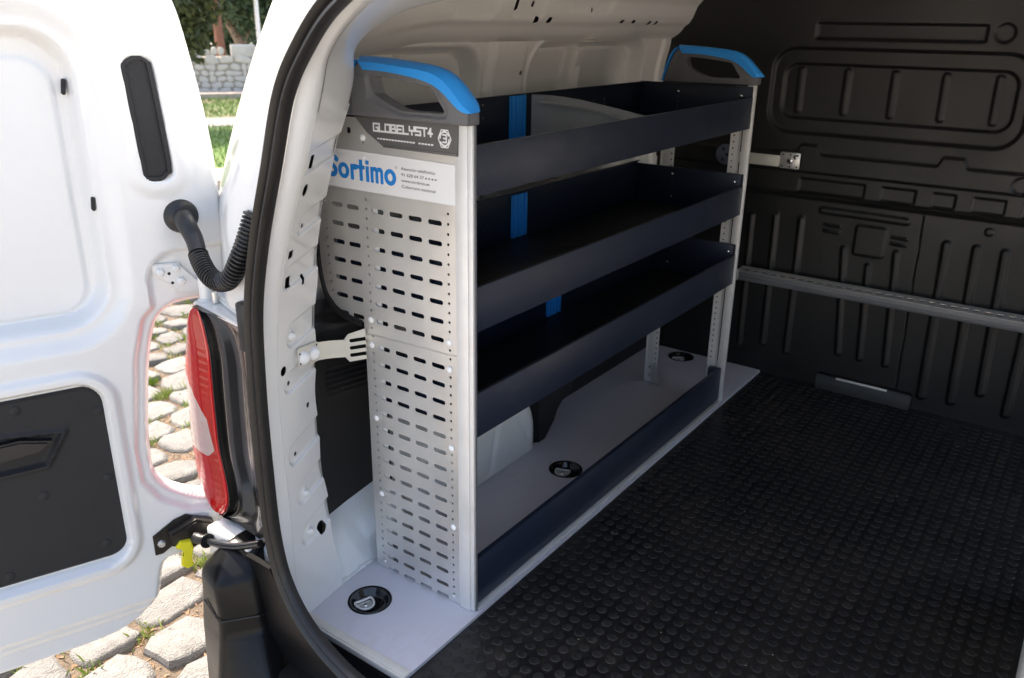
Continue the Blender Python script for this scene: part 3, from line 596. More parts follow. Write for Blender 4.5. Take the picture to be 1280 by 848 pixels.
for P_, nm in ((LZs[0], 'top'), (LZs[-1], 'bottom')):
    z = P_[0]; bm = bmesh.new(); s = 1 if nm == 'top' else -1
    vs = [bm.verts.new(p) for p in ((-.250, P_[2], z), (-.250, P_[1], z), (-.256, P_[1] - .02, z), (-.25, .40, z), (-.27, .30, z), (-.2, .30, z), (-.08, .36, z + .012 * s), (-.08, P_[2] + .01, z + .004 * s))]
    bm.faces.new(vs if nm == 'top' else vs[::-1]); bm_obj('housing_cap', bm, GLOSSB, lamp)
tube('bulb_reflector', [(-.17, .51, .24), (-.17, .51, .58)], .028, CHROME, lamp, 12)
# body bracket above lamp
prism('hinge_body_plate', [(-.265, .30), (-.20, .50), (-.14, .53), (-.10, .40)], 2, .648, .662, WHITE, van, .004)
prism('seal_bracket', [(.655, .30), (.655, .345), (.69, .352), (.715, .335), (.72, .315), (.80, .30)], 0, -.262, -.235, BLACK, van, .002) if False else box('seal_bracket', (-.275, .298, .60), (-.235, .330, .695), BLACK, van, .006)
# ------------- bumper corner
bm = bmesh.new()
BV = dict(p1=(-.333, .461, .111), ap=(-.295, .412, .175), rt=(-.262, .355, .170), rL=(-.360, .374, .118), rR=(-.305, .330, .132), r2=(-.245, .331, .110), r3=(-.235, .36, .15),
          gL=(-.362, .366, .041), gR=(-.308, .310, .050), g2=(-.255, .325, .025), g1=(-.336, .462, .052), lL=(-.366, .364, .004), lR=(-.310, .305, .008), l2=(-.255, .315, -.02), l1=(-.341, .468, -.02),
          bL=(-.410, .345, -.17), bR=(-.37, .20, -.08), b1=(-.345, .468, -.16), dL=(-.42, .34, -.42), dR=(-.40, .16, -.42), d1=(-.36, .48, -.42), s1=(-.15, .57, .08), s2=(-.15, .58, -.05), s3=(-.15, .585, -.42), st=(-.12, .47, .16), sr=(-.12, .36, .16),
          q2=(-.345, -.82, .0), z0=(0, 0, 0))
vv = {k: bm.verts.new(v) for k, v in BV.items() if k not in ('q2', 'z0')}
for f in (('p1', 'rL', 'ap'), ('rL', 'rR', 'ap'), ('ap', 'rR', 'rt'), ('rR', 'r2', 'r3', 'rt'), ('rL', 'p1', 'g1', 'gL'), ('rR', 'rL', 'gL', 'gR'), ('r2', 'rR', 'gR', 'g2'), ('gL', 'g1', 'l1', 'lL'), ('gR', 'gL', 'lL', 'lR'), ('g2', 'gR', 'lR', 'l2'),
          ('lL', 'l1', 'b1', 'bL'), ('lR', 'lL', 'bL', 'bR'), ('l2', 'lR', 'bR'), ('bL', 'b1', 'd1', 'dL'), ('bR', 'bL', 'dL', 'dR'), ('p1', 's1', 'g1'), ('g1', 's1', 's2', 'l1'), ('l1', 's2', 'b1'), ('b1', 's2', 's3', 'd1'), ('ap', 'st', 's1', 'p1'), ('ap', 'rt', 'sr', 'st')):
    bm.faces.new([vv[k] for k in f])
bmesh.ops.recalc_face_normals(bm, faces=bm.faces[:])
bmesh.ops.bevel(bm, geom=[e for e in bm.edges if len(e.link_faces) == 2], offset=.013, segments=5, affect='EDGES', profile=.5)
bumper = bm_obj('rear_bumper', bm, BUMP, van, 60)
tube('bumper_seam', [(-.345, .440, .048), (-.364, .366, .039), (-.310, .310, .048), (-.257, .324, .024)], .0018, BLACK, bumper, 6)
rows = [[(x, yy, z) for yy in np.linspace(-1.0, .25, 12)] for x, z in ((-.25, -.045), (-.30, -.05), (-.345, -.06), (-.38, -.085), (-.44, -.2), (-.44, -.42))]
sheet('bumper_beam', rows, BUMP, van, 50)
prism('sill_valance', [(.36, .16), (.286, .16), (.264, .128), (.233, .076), (.187, .035), (.128, .006), (.065, -.013), (-1.0, -.028), (-1.0, -.42), (.36, -.42)], 0, -.293, -.280, BUMP, van)
# ------------- rear door (left leaf), opened outwards
P0 = np.array([-.204, .521]); DD = np.array([-.932, .361]); DN = np.array([-.361, -.932])
OUT = [(.02, 1.235), (-.004, 1.20), (-.016, 1.165), (-.029, 1.098), (-.041, 1.021), (-.050, .941), (-.054, .85), (-.056, .756), (-.050, .660), (-.042, .642), (-.020, .640), (.026, .641), (.064, .634), (.094, .606), (.114, .537), (.128, .45), (.139, .351), (.137, .286), (.114, .246), (.07, .215), (.03, .200), (-.02, .188), (-.03, .165), (.02, .125), (.085, .085), (.139, .082), (.155, .057), (.163, .02), (.175, -.015), (.205, -.049), (.259, -.073), (.352, -.080), (.479, -.080), (.60, -.078), (.655, -.06), (.68, 0), (.69, .4), (.68, .9), (.64, 1.2), (.60, 1.26), (.5, 1.29), (.2, 1.285), (.08, 1.27)]
OUTs = smooth_path(OUT, 3, True)
CUT = [(-.2, .640), (.026, .641), (.064, .634), (.094, .606), (.114, .537), (.139, .351), (.137, .286), (.114, .246), (.07, .213), (-.2, .16)]
def door_f(u, v, back):
    d = s_poly(u, v, OUTs); h = np.zeros(u.shape)
    wr = s_rr(u, v, .163, .66, .618, 1.150, .085)
    h -= .012 * inside(wr - .042, .034); h -= .040 * inside(wr, .021); h += .003 * inside(s_rr(u, v, .196, .63, .640, 1.100, .055), .006)
    rot = (u - .060) - (v - .99) * .14 * -1 * -1; sl = s_rr(u - .060 - (v - .99) * .06, v, -.024, .024, .884, 1.096, .016)
    h += .006 * inside(sl - .040, .026); h -= .012 * inside(sl - .006, .012)
    bl = s_rr(u, v, .212, .66, .118, .512, .045)
    h += .008 * inside(bl - .033, .014); h -= .020 * inside(bl - .008, .011)
    cut = s_poly(u, v, CUT); cut = np.minimum(cut, s_rr(u, v, -.2, .070, .60, .718, .03)); h -= .011 * S((.034 - cut) / .012)
    bs = s_rr(u, v, -.5, 5, .0, 5, .16); h -= .010 * S((bs + .0 + 0 * u + np.maximum(.0, 0)) / .012) * (v < .3)
    h -= .008 * S((bs - .022) / .010) * (v < .3)
    h -= .012 * S((d + .012) / .012) ** 2
    h -= .010 * S((.0 - u) / .05) 
    h -= .030 * inside(s_poly(u, v, [(.275, .43), (.32, .352), (.52, .352), (.54, .44), (.44, .455)]) - .012, .004)
    if back: h = h * 0 - .055 - .0 * u
    x = P0[0] + DD[0] * u + DN[0] * h; y = P0[1] + DD[1] * u + DN[1] * h; return (x, y, v)
door = panel('rear_door', door_f, (-.065, .70), (-.09, 1.30), .004, WHITE, van, lambda u, v: s_poly(u, v, OUTs), .045, 40, flip=True)
DM = Matrix(((DD[0], DN[0], 0, P0[0]), (DD[1], DN[1], 0, P0[1]), (0, 0, 1, 0), (0, 0, 0, 1)))   # local (u, out, z)
def dpt(u, h, z): return tuple(DM @ Vector((u, h, z)))
for (ua_, za_), (ub_, zb_), hh_ in (((.181, 1.058), (.184, 1.038), -.034), ((.168, .856), (.170, .838), -.012)):
    cs = [(ua_ * (1 - t) + ub_ * t, za_ * (1 - t) + zb_ * t) for t in (0, 1)]; pp = [(cs[0][0] + .0034 * math.cos(a), cs[0][1] + .0034 * math.sin(a)) for a in np.linspace(0, math.pi, 8)] + [(cs[1][0] + .0034 * math.cos(a), cs[1][1] + .0034 * math.sin(a)) for a in np.linspace(math.pi, 2 * math.pi, 8)]
    bm = bmesh.new(); add_prism(bm, pp, 1, hh_ - .01, hh_ + .0, 0); bmesh.ops.transform(bm, matrix=DM, verts=bm.verts[:]); bm_obj('door_hole_shade', bm, CARD, door)  # black inset in place of an open hole, its shade put into the colour
# black slot grip
def slotp(off, k0=0): 
    pts = []
    for (cu, cz, r) in ((.0785, 1.076, .020), (.044, 1.076, .020), (.0415, .905, .020), (.0, 0, 0)): pass
    base = [(.078 + off * 0, 1.094 + off), (.064, 1.098 + off), (.050 - off, 1.090), (.044 - off, 1.07), (.034 - off, .912), (.040 - off * .7, .894 - off * .7), (.052, .884 - off), (.072, .886 - off), (.081 + off, .902), (.0905 + off, 1.07), (.087 + off * .7, 1.086 + off * .7)]
    return smooth_path(base, 3, True)
bm = bmesh.new(); pl = slotp(.003); pi = slotp(-.005); n = len(pl)
def ringv(P, h): return [bm.verts.new(dpt(a, h, b)) for a, b in P]
r0, r1, r2, r3 = ringv(pl, -.014), ringv(pl, .0045), ringv(pi, .0045), ringv(pi, .0005)
for a, b in ((r0, r1), (r1, r2), (r2, r3)):
    for k in range(n): bm.faces.new((a[k], a[(k + 1) % n], b[(k + 1) % n], b[k]))
bm.faces.new(r3); bm_obj('grip_slot', bm, CARD, door, 40)
# lower black trim panel with pull
def trim_f(u, v, back):
    d = s_rr(u, v, .209, .60, .127, .506, .04); h = -.006 - .004 * S((d + .005) / .005)
    pul = s_poly(u, v, [(.285, .425), (.325, .362), (.50, .362), (.52, .43), (.44, .445)]); h = h + .006 * inside(pul - .010, .010) - .012 * inside(pul, .006)
    h = h + 0 * u
    if back: h = h * 0 - .018
    return (P0[0] + DD[0] * u + DN[0] * h, P0[1] + DD[1] * u + DN[1] * h, v)
trim = panel('trim_panel', trim_f, (.205, .604), (.12, .51), .003, CARD, door, lambda u, v: s_rr(u, v, .209, .60, .127, .506, .04), .01, 40, flip=True)
bm = bmesh.new(); add_prism(bm, [(.308, .414), (.330, .396), (.40, .394), (.46, .40), (.46, .425), (.36, .428)], 1, -.016, .006, .004); bmesh.ops.transform(bm, matrix=DM, verts=bm.verts[:]); bm_obj('door_pull', bm, BLACK, trim)
for u_, z_ in ((.356, .485), (.222, .452), (.226, .306), (.250, .160), (.424, .148), (.34, .30)):
    lathe('trim_clip', [(0, .003), (.005, .0025), (.0095, .001), (.0105, -.002)], facing(dpt(u_, -.006, z_), (DN[0], DN[1], 0)), CARD, trim, 16)
# hinge
hp = bmesh.new(); add_prism(hp, [(.090, .724), (.040, .722), (.032, .705), (.010, .678), (-.02, .676), (-.02, .662), (.030, .662), (.045, .664), (.088, .708)], 1, -.010, -.004, .002); bmesh.ops.transform(hp, matrix=DM, verts=hp.verts[:])
hinge = bm_obj('door_hinge', hp, WHITE, door)
for u_, z_, r_ in ((.076, .708, .0085), (.047, .712, .007), (.040, .686, .0085)): lathe('bolt', [(0, .007), (r_ * .7, .0065), (r_, .004), (r_, 0)], facing(dpt(u_, -.004, z_), (DN[0], DN[1], 0)), WHITE, hinge, 6 if r_ > .008 else 16)
for u_, z_ in ((.060, .703), (.056, .684)): lathe('pin_hole', [(0, .0006), (.003, .0006), (.003, 0)], facing(dpt(u_, -.004, z_), (DN[0], DN[1], 0)), CARD, hinge, 12)
tube('knuckle', [(-.214, .502, .652), (-.214, .502, .694)], .0125, WHITE, van, 18); tube('knuckle_pin', [(-.214, .502, .640), (-.214, .502, .652)], .016, WHITE, van, 18)
tube('hinge_stud', [(-.218, .468, .650), (-.218, .468, .672)], .006, ZINC, van, 12)
bm = bmesh.new(); add_prism(bm, [(-.235, .515), (-.20, .52), (-.16, .44), (-.20, .36), (-.265, .33), (-.25, .42)], 2, .640, .648, .002); bm_obj('hinge_arm', bm, WHITE, van)
# wiring conduit: grommet, smooth boot, corrugated hose
lathe('grommet', [(0, .020), (.018, .020), (.026, .016), (.031, .008), (.033, 0), (.033, -.01)], facing(dpt(.024, -.004, .812), (DN[0] + .25, DN[1], .1)), BLACK, van, 28)
hz = smooth_path([(-.230, .524, .812), (-.246, .488, .806), (-.250, .462, .781), (-.268, .425, .754), (-.280, .384, .734), (-.282, .352, .729), (-.284, .318, .742), (-.282, .294, .774), (-.272, .279, .813), (-.258, .268, .860)], 14)
L = np.concatenate([[0], np.cumsum(np.linalg.norm(np.diff(hz, axis=0), axis=1))]); nL = 520; t = np.linspace(0, L[-1], nL); hz = np.column_stack([np.interp(t, L, hz[:, k]) for k in range(3)])
rad = np.where(t < .112, .0185 - t * .03, .0150 + .0030 * np.tanh(4 * np.sin(2 * math.pi * (t - .118) / .0072)))
bm = bmesh.new(); add_tube(bm, hz, rad, 20); bm_obj('wiring_conduit', bm, BLACK, van, 60)
# check strap with bracket and yellow clip
chk = tube('check_strap', smooth_path([(-.300, .500, .147), (-.300, .470, .152), (-.300, .43, .160), (-.298, .37, .180), (-.296, .30, .215)], 6), .0075, GLOSSB, van, 10)
bm = bmesh.new(); add_prism(bm, [(.165, .150), (.165, .105), (.150, .105), (.110, .128), (.090, .150), (.070, .168), (.095, .182), (.120, .176)], 1, .000, .006, .001); add_prism(bm, [(.135, .158), (.080, .176), (.045, .160), (.060, .118), (.10, .112), (.135, .130)], 1, .002, .030, .004); bmesh.ops.transform(bm, matrix=DM, verts=bm.verts[:]); brk = bm_obj('check_bracket', bm, STEELB, door)
bm = bmesh.new(); add_prism(bm, [(.118, .140), (.098, .138), (.094, .118), (.102, .100), (.098, .078), (.110, .072), (.122, .082), (.118, .106), (.112, .118), (.128, .128)], 1, .026, .040, .002); bmesh.ops.transform(bm, matrix=DM, verts=bm.verts[:]); bm_obj('yellow_clip', bm, YEL, door)
lathe('bolt', [(0, .006), (.006, .006), (.008, .003), (.009, 0)], facing(dpt(.150, .006, .130), (DN[0], DN[1], 0)), ZINC, brk, 8)
tube('rubber_boot', smooth_path([(-.303, .512, .145), (-.302, .498, .147), (-.300, .482, .150), (-.300, .474, .151)], 4), [.012] * 5 + [.010] * 3 + [.008] * 3 + [.016] * 2, BLACK, van, 12)
box('lower_body_bracket', (-.285, .36, .10), (-.20, .50, .17), WHITE, van, .008)
sb = [(-.218 + k * .0092, .2985 + .0135 * (k / 24) + rs.normal(0, .0012), -.001 + rs.normal(0, .0014)) for k in range(25)]
tube('sealant_bead', sb, [.0045 + abs(rs.normal(0, .0018)) for _ in sb], WHITE, van, 7)
# ================================================ FLOOR BOARD
BT = 0.0
CUPS = [(-.102, .213), (.623, .177), (1.590, .281)]
def bsdf(u, v):
    d = s_poly(u, v, [(-.224, -.001), (1.648, -.001), (1.648, .445), (.90, .445), (.80, .40), (.70, .335), (.02, .335), (-.10, .302), (-.224, .297)])
    for c in CUPS: d = np.maximum(d, -s_circ(u, v, c, .043))
    return d
board = thing('floor_board', 'grey anti-slip floor board carrying the shelving along the left side', 'floor board')
panel('board_top', lambda u, v, b: (u, v, 0 * u + (-.012 if b else 0.0)), (-.23, 1.655), (-.006, .45), .006, BOARD, board, bsdf, .012, 40)
box('edge_strip', (-.230, -.001, -.013), (-.2245, .293, .001), EDGE, board, .001)
box('edge_lip', (-.2245, 0.0, .0002), (-.206, .288, .0016), EDGE, board, .0005)
box('corner_chip', (-.2305, .286, -.012), (-.222, .297, .0015), mat('raw_orange_board_edge', (.55, .28, .14), .8), board, .001)
pts = [(.0, -.0105), (.014, -.0105), (.031, -.0105), (.036, -.008), (.0395, .0), (.0425, .0022), (.0465, .0022), (.0475, .0003)]
for k, c in enumerate(CUPS):
    cup = lathe('tie_down_cup', [(r, z if i > 3 else z * 1.6) for i, (r, z) in enumerate(pts)], Matrix.Translation((c[0], c[1], BT)), GLOSSB, board, 48, 50)
    a = R([250, 200, 215][k]); mm = Matrix.Translation((c[0] - .008, c[1] + .006, -.0165)) @ Matrix.Rotation(a, 4, 'Z') @ Matrix.Scale(.82, 4)
    bm = bmesh.new(); add_prism(bm, smooth_path([(-.014, -.020), (.004, -.019), (.016, -.012), (.020, 0), (.016, .012), (.004, .019), (-.014, .020)], 3).tolist(), 2, 0.004, .0075, .001); bmesh.ops.transform(bm, matrix=mm, verts=bm.verts[:]); bm_obj('ring_plate', bm, ZINC, cup)
    ringp = smooth_path([(-.016, -.023, .011), (.004, -.022, .012), (.018, -.014, .012), (.0235, 0, .012), (.018, .014, .012), (.004, .022, .012), (-.016, .023, .011), (-.0165, .010, .011), (-.0165, -.010, .011)], 5, True)
    ringp = [tuple(mm @ Vector(p)) for p in ringp]; ringp.append(ringp[0]); tube('lashing_ring', ringp, .0026, POST, cup, 10)
    lathe('ring_screw', [(0, .004), (.004, .0035), (.006, .001), (.006, 0)], mm @ Matrix.Translation((.002, 0, .0075)), CHROME, cup, 12)
    tube('cup_rib', [(c[0] + .030, c[1] - .012, -.010), (c[0] + .004, c[1] - .022, -.010)], .0016, GLOSSB, cup, 6)
def dusty(m, dcol, lo=.50, hi=.74, amt=.9):
    n = m.node_tree.nodes; l = m.node_tree.links; b = n['Principled BSDF']; src = b.inputs['Base Color'].links[0].from_socket
    g = n.new('ShaderNodeNewGeometry'); a1 = n.new('ShaderNodeTexNoise'); a1.inputs['Scale'].default_value = 2.3; a1.inputs['Detail'].default_value = 4; a2 = n.new('ShaderNodeTexNoise'); a2.inputs['Scale'].default_value = 55; a2.inputs['Detail'].default_value = 8; a2.inputs['Roughness'].default_value = .75
    mp = n.new('ShaderNodeMapping'); mp.inputs['Rotation'].default_value = (0, 0, .6); mp.inputs['Scale'].default_value = (.35, 1.5, 1)
    l.new(g.outputs['Position'], a1.inputs['Vector']); l.new(g.outputs['Position'], mp.inputs[0]); l.new(mp.outputs[0], a2.inputs['Vector'])
    r1 = n.new('ShaderNodeMapRange'); r1.inputs['From Min'].default_value = lo - .08; r1.inputs['From Max'].default_value = hi - .08; r2 = n.new('ShaderNodeMapRange'); r2.inputs['From Min'].default_value = .44; r2.inputs['From Max'].default_value = .68
    l.new(a1.outputs['Fac'], r1.inputs[0]); l.new(a2.outputs['Fac'], r2.inputs[0]); mu = n.new('ShaderNodeMath'); mu.operation = 'MULTIPLY'; l.new(r1.outputs[0], mu.inputs[0]); l.new(r2.outputs[0], mu.inputs[1])
    m2 = n.new('ShaderNodeMath'); m2.operation = 'MULTIPLY'; m2.inputs[1].default_value = amt; l.new(mu.outputs[0], m2.inputs[0])
    mx = n.new('ShaderNodeMix'); mx.data_type = 'RGBA'; l.new(m2.outputs[0], mx.inputs[0]); l.new(src, mx.inputs[6]); mx.inputs[7].default_value = (*dcol, 1); l.new(mx.outputs[2], b.inputs['Base Color'])
dusty(RUBBER, (.060, .047, .036), amt=.6); dusty(STUDM, (.080, .066, .052), amt=.7); dusty(BOARD, (.42, .37, .30), .52, .8, .7); dusty(NAVY, (.07, .066, .062), .5, .8, .5)
# ================================================ RUBBER FLOOR MAT
fm = thing('rubber_floor_mat', 'black studded rubber mat covering the van load floor', 'floor mat')
matp = panel('mat_sheet', lambda u, v, b: (u, v, -.0065 + .0008 * np.sin(u * 9 + v * 4) * np.cos(v * 7 - 2 * u) + (-.004 if b else 0)), (-.232, 1.66), (-1.30, -.002), .02, RUBBER, fm, None, .004, 40)
bm = bmesh.new(); add_lathe(bm, [(0, .0006), (.0080, .0008), (.0098, .0007), (.0110, .0001), (.0117, -.0012)], Matrix.Identity(4), 10)
sm_ = bpy.data.meshes.new('stud'); bm.to_mesh(sm_); bm.free(); sm_.materials.append(STUDM); sm_.polygons.foreach_set('use_smooth', [True] * len(sm_.polygons)); sm_.set_sharp_from_angle(angle=R(40))
st = []
for i in range(68):
    for j in range(40):
        x, yy = -.214 + i * .0300, -.018 - j * .0300
        if x < 1.64: st.append((x, yy, -.0058 + .0008 * math.sin(x * 9 + yy * 4) * math.cos(yy * 7 - 2 * x)))
def ds(p):
    d = Vector(p) - cam.location; z = d.dot(F)
    if z < .1: return 9e9
    px = 640 + 1041 * d.dot(RT) / z; py = 424 - 1041 * d.dot(UP) / z
    return z if (0 < px < 1290 and py < 856) else 1e6
st.sort(key=ds)
SV = np.array([v.co[:] for v in sm_.vertices]); SF = [tuple(p.vertices) for p in sm_.polygons]; VV, FF = [], []
for i, p in enumerate(st):
    if i < 300:
        o = bpy.data.objects.new('stud', sm_); COL.objects.link(o); o.parent = fm; o.location = p
    else:
        off = len(SV) * len(VV); VV.append(SV + np.array(p)); FF += [tuple(j + off for j in f) for f in SF]
me = bpy.data.meshes.new('far_studs'); me.from_pydata(np.concatenate(VV).tolist(), [], FF); link('far_studs', me, STUDM, fm, 40, 'stuff')
# grit and crumbs on the mat
bm = bmesh.new()
for k in range(120):
    x, yy = rs.uniform(-.1, 1.55), rs.uniform(-.85, -.06); s = rs.uniform(.0005, .0016) * (1.5 if rs.rand() < .12 else 1)
    bmesh.ops.create_icosphere(bm, subdivisions=1, radius=s, matrix=Matrix.Translation((x, yy, -.0035)) @ Matrix.Rotation(rs.uniform(0, 3), 4, 'Z') @ Matrix.Diagonal((rs.uniform(.6, 2.4), 1, .6, 1)))
o = bm_obj('floor_grit', bm, mat('pale_grit', (.34, .29, .22), .9), None, None, 'stuff'); o['label'] = 'scattered pale grit and wood crumbs on the black rubber mat'; o['category'] = 'grit'

# ================================================ SHELVING RACK
rack = thing('shelving_rack', 'navy steel van shelving rack with perforated aluminium end panel and blue handles', 'shelving rack')
LX = 1.312
PAN = [(.045, .0015), (.290, .0015), (.290, .588), (.330, .594), (.368, .606), (.394, .632), (.407, .680), (.409, .76), (.400, .84), (.383, .90), (.362, .95), (.340, .992), (.045, .998)]
ROWS = [.822 - .0375 * k for k in range(7)]; ROWS2 = [.5405, .5035, .466, .429, .392, .355, .3175, .282, .2445, .209, .175, .140, .106, .071, .036, .006]
def pan_sdf(u, v):
    d = s_poly(u, v, PAN)
    for c in (.095, .143, .191, .239):
        for z in ROWS + ROWS2: d = np.maximum(d, -s_rr(u, v, c - .0165, c + .0165, z - .0046, z + .0046, .0042))
    for c in (.305, .349):
        for z in ROWS: d = np.maximum(d, -s_rr(u, v, c - .0160, c + .0160, z - .0046, z + .0046, .0042))
    for yc, zt, zb in ((.064, .842, .02), (.268, .842, .02), (.382, .825, .63)):
        k = 0; z = zt
        while z > zb: d = np.maximum(d, -s_circ(u, v, (yc + (.005 * S((.7 - z) / .1) * -1 if yc > .3 else 0), z), .0029)); z -= .01865
    for yc, zc, a, b in ((.305, .968, .0055, .0055), (.343, .968, .0035, .0045), (.268, .948, .002, .004)): d = np.maximum(d, -s_rr(u, v, yc - a, yc + a, zc - b, zc + b, .001))
    return d
def pan_f(u, v, back):
    h = -.0012 * S((v - .5655 - (u - .252) * -.03) / .0006) + .0006 * np.sin(u * 21 + v * 8) * np.cos(v * 13)   # upper sheet laps over the lower one
    return (0 * u + h + (.0014 if back else 0), u, v)
pan = panel('end_panel', pan_f, (.043, .412), (0, 1.0), .0021, ALU, rack, pan_sdf, .0014, 35, flip=True)
bm = bmesh.new(); add_box(bm, (-.0030, .018, .0012), (.012, .046, 1.001), .0012); add_box(bm, (.0, .0085, .0012), (.0125, .020, 1.001), .003)
bm_obj('front_post', bm, POST, rack)
box('post_edge_trim', (.0040, .0065, .0015), (.0090, .0088, .999), GREYP, rack, .0005)
bm = bmesh.new(); add_box(bm, (.004, .244, .0012), (.0065, .292, .985), .0006); add_box(bm, (.004, .290, .0012), (.034, .293, .985), .0006); bm_obj('rear_post', bm, POST, rack)
# black edging along the wide upper part
ep = smooth_path([(.400, .84), (.409, .76), (.407, .680), (.394, .632), (.368, .606), (.330, .594), (.292, .589)], 6)
tube('edge_trim', [(.001, a + .001, b - .002) for a, b in ep], .0045, SEAL, rack, 8)
tube('edge_flange', [(.012, a + .012, b - .012) for a, b in ep], .009, CARD, rack, 8)
def rivet(y, z, r=.0068, x=-.0022, sx=-1, nm='rivet', m=RIVET, par=rack):
    return lathe(nm, [(0, r * .55), (r * .5, r * .45), (r * .9, r * .2), (r, -.0006)], facing((x, y, z), (sx, 0, 0)), m, par, 14)
for yy, zc in ((.065, .596), (.065, .541), (.063, .373), (.0605, .191), (.270, .597), (.270, .543), (.268, .378), (.263, .196), (.268, .958)): rivet(yy, zc)
for yy, zc in ((.062, .019), (.262, .021)):
    rivet(yy, zc, .004); tube('rivet_tail', [(-.003, yy + .002, zc + .002), (-.006, yy - .006, zc + .006)], .0016, RIVET, rack, 8)
for yy, zc in ((.268, .920),): rivet(yy, zc, .0045, -.0028, m=STICK)
# sticker
st_ = prism('brand_sticker', [(.396, .8575), (.040, .8590), (.036, .930), (.366, .9325)], 0, -.0028, -.0023, STICK, rack)
SX = -.0030
def glyphs(name, dist, u0, u1, z0, z1, cell, m, parent, x):
    """dist(u,z) with u growing to the reader's right (= -y)."""
    return panel(name, lambda u, v, b: (0 * u + x + (.0003 if b else 0), -u, v), (u0, u1), (z0, z1), cell, m, parent, dist, .0003, None)
def word_sortimo(u, v):
    z0 = .8765; sl = (u + .186) * .0; w = v - z0
    def U(a): return u - (-.3665 + a)
    xh = .0295; d = np.full(u.shape, 1.0)
    # S
    P = [(.0265, .0345), (.020, .0380), (.012, .0372), (.0075, .0310), (.0105, .0245), (.0175, .0205), (.0225, .0150), (.0205, .0080), (.013, .0045), (.004, .0075)]
    P = smooth_path(P, 3); s = u + .3665
    for a, b in zip(P, P[1:]): d = np.minimum(d, s_cap(s, w, a, b, .0048))
    def ring(cx, rx, ry, t): 
        s2 = (s - cx); k = np.hypot(s2 / rx, (w - ry) / ry); k2 = np.hypot(s2 / (rx - t), (w - ry) / (ry - t * .9)); return np.maximum((k - 1) * min(rx, ry), -(k2 - 1) * (min(rx, ry) - t))
    def stem(a, b, lo, hi): return s_rr(s, w, a, b, lo, hi, .0003)
    d = np.minimum(d, ring(.0445, .0150, .0152, .0088))
    d = np.minimum(d, stem(.0630, .0715, 0, xh)); d = np.minimum(d, np.maximum(s_rr(s, w, .0690, .0835, .0195, .0302, .004), -s_circ(s, w, (.0850, .0135), .0088)))
    d = np.minimum(d, stem(.0870, .0955, 0, .0400)); d = np.minimum(d, stem(.0835, .1010, .0225, xh))
    d = np.minimum(d, stem(.1040, .1125, 0, xh)); d = np.minimum(d, stem(.1040, .1125, .0325, .0400))
    d = np.minimum(d, stem(.1160, .1240, 0, xh)); d = np.minimum(d, stem(.1290, .1365, 0, .022)); d = np.minimum(d, stem(.1415, .1490, 0, .022))
    d = np.minimum(d, np.maximum(s_rr(s, w, .1190, .1365, .010, .0302, .0085), -s_rr(s, w, .1240, .1290, -.01, .0225, .0024)))
    d = np.minimum(d, np.maximum(s_rr(s, w, .1310, .1490, .010, .0302, .0085), -s_rr(s, w, .1365, .1415, -.01, .0225, .0024)))
    d = np.minimum(d, ring(.1665, .0150, .0152, .0088))
    return d
glyphs('brand_name', word_sortimo, -.372, -.182, .872, .922, .0007, INK, st_, SX)
tube('registered_mark', [(-.0031, .1835 + .0022 * math.cos(a), .9115 + .0022 * math.sin(a)) for a in np.linspace(0, 6.2832, 17)], .0003, INKG, st_, 5)
def text(name, body, size, y, z, m, parent, x=SX, off=0.0, width=None):
    cu = bpy.data.curves.new(name, 'FONT'); cu.body = body; cu.size = size; cu.extrude = .0001; cu.offset = off
    ob = bpy.data.objects.new(name, cu); COL.objects.link(ob); bpy.context.view_layer.update()
    me = bpy.data.meshes.new_from_object(ob); bpy.data.objects.remove(ob)
    o = link(name, me, m, parent, None); sx = 1.0
    xs = [v.co.x for v in me.vertices]; 
    if width: sx = width / (max(xs) - min(xs))
    o.matrix_local = Matrix(((0, 0, -1, x), (-sx, 0, 0, y), (0, 1, 0, z), (0, 0, 0, 1))); return o
for k, (s, wd, z) in enumerate((('Atención telefónica:', .0820, .9085), ('91 628 64 27', .0545, .8975), ('www.sortimo.es', .0680, .8870), ('Cobertura nacional', .0810, .8760))):
    text('contact_line', s, .0078, .1720, z, INKG, st_, SX, 0.00005, wd)
for k in range(4): box('worn_print', (SX - .0001, .110 - k * .0075, .898 + .0004 * (k % 2)), (SX + .0001, .114 - k * .0075, .9008), INKG, st_, 0)
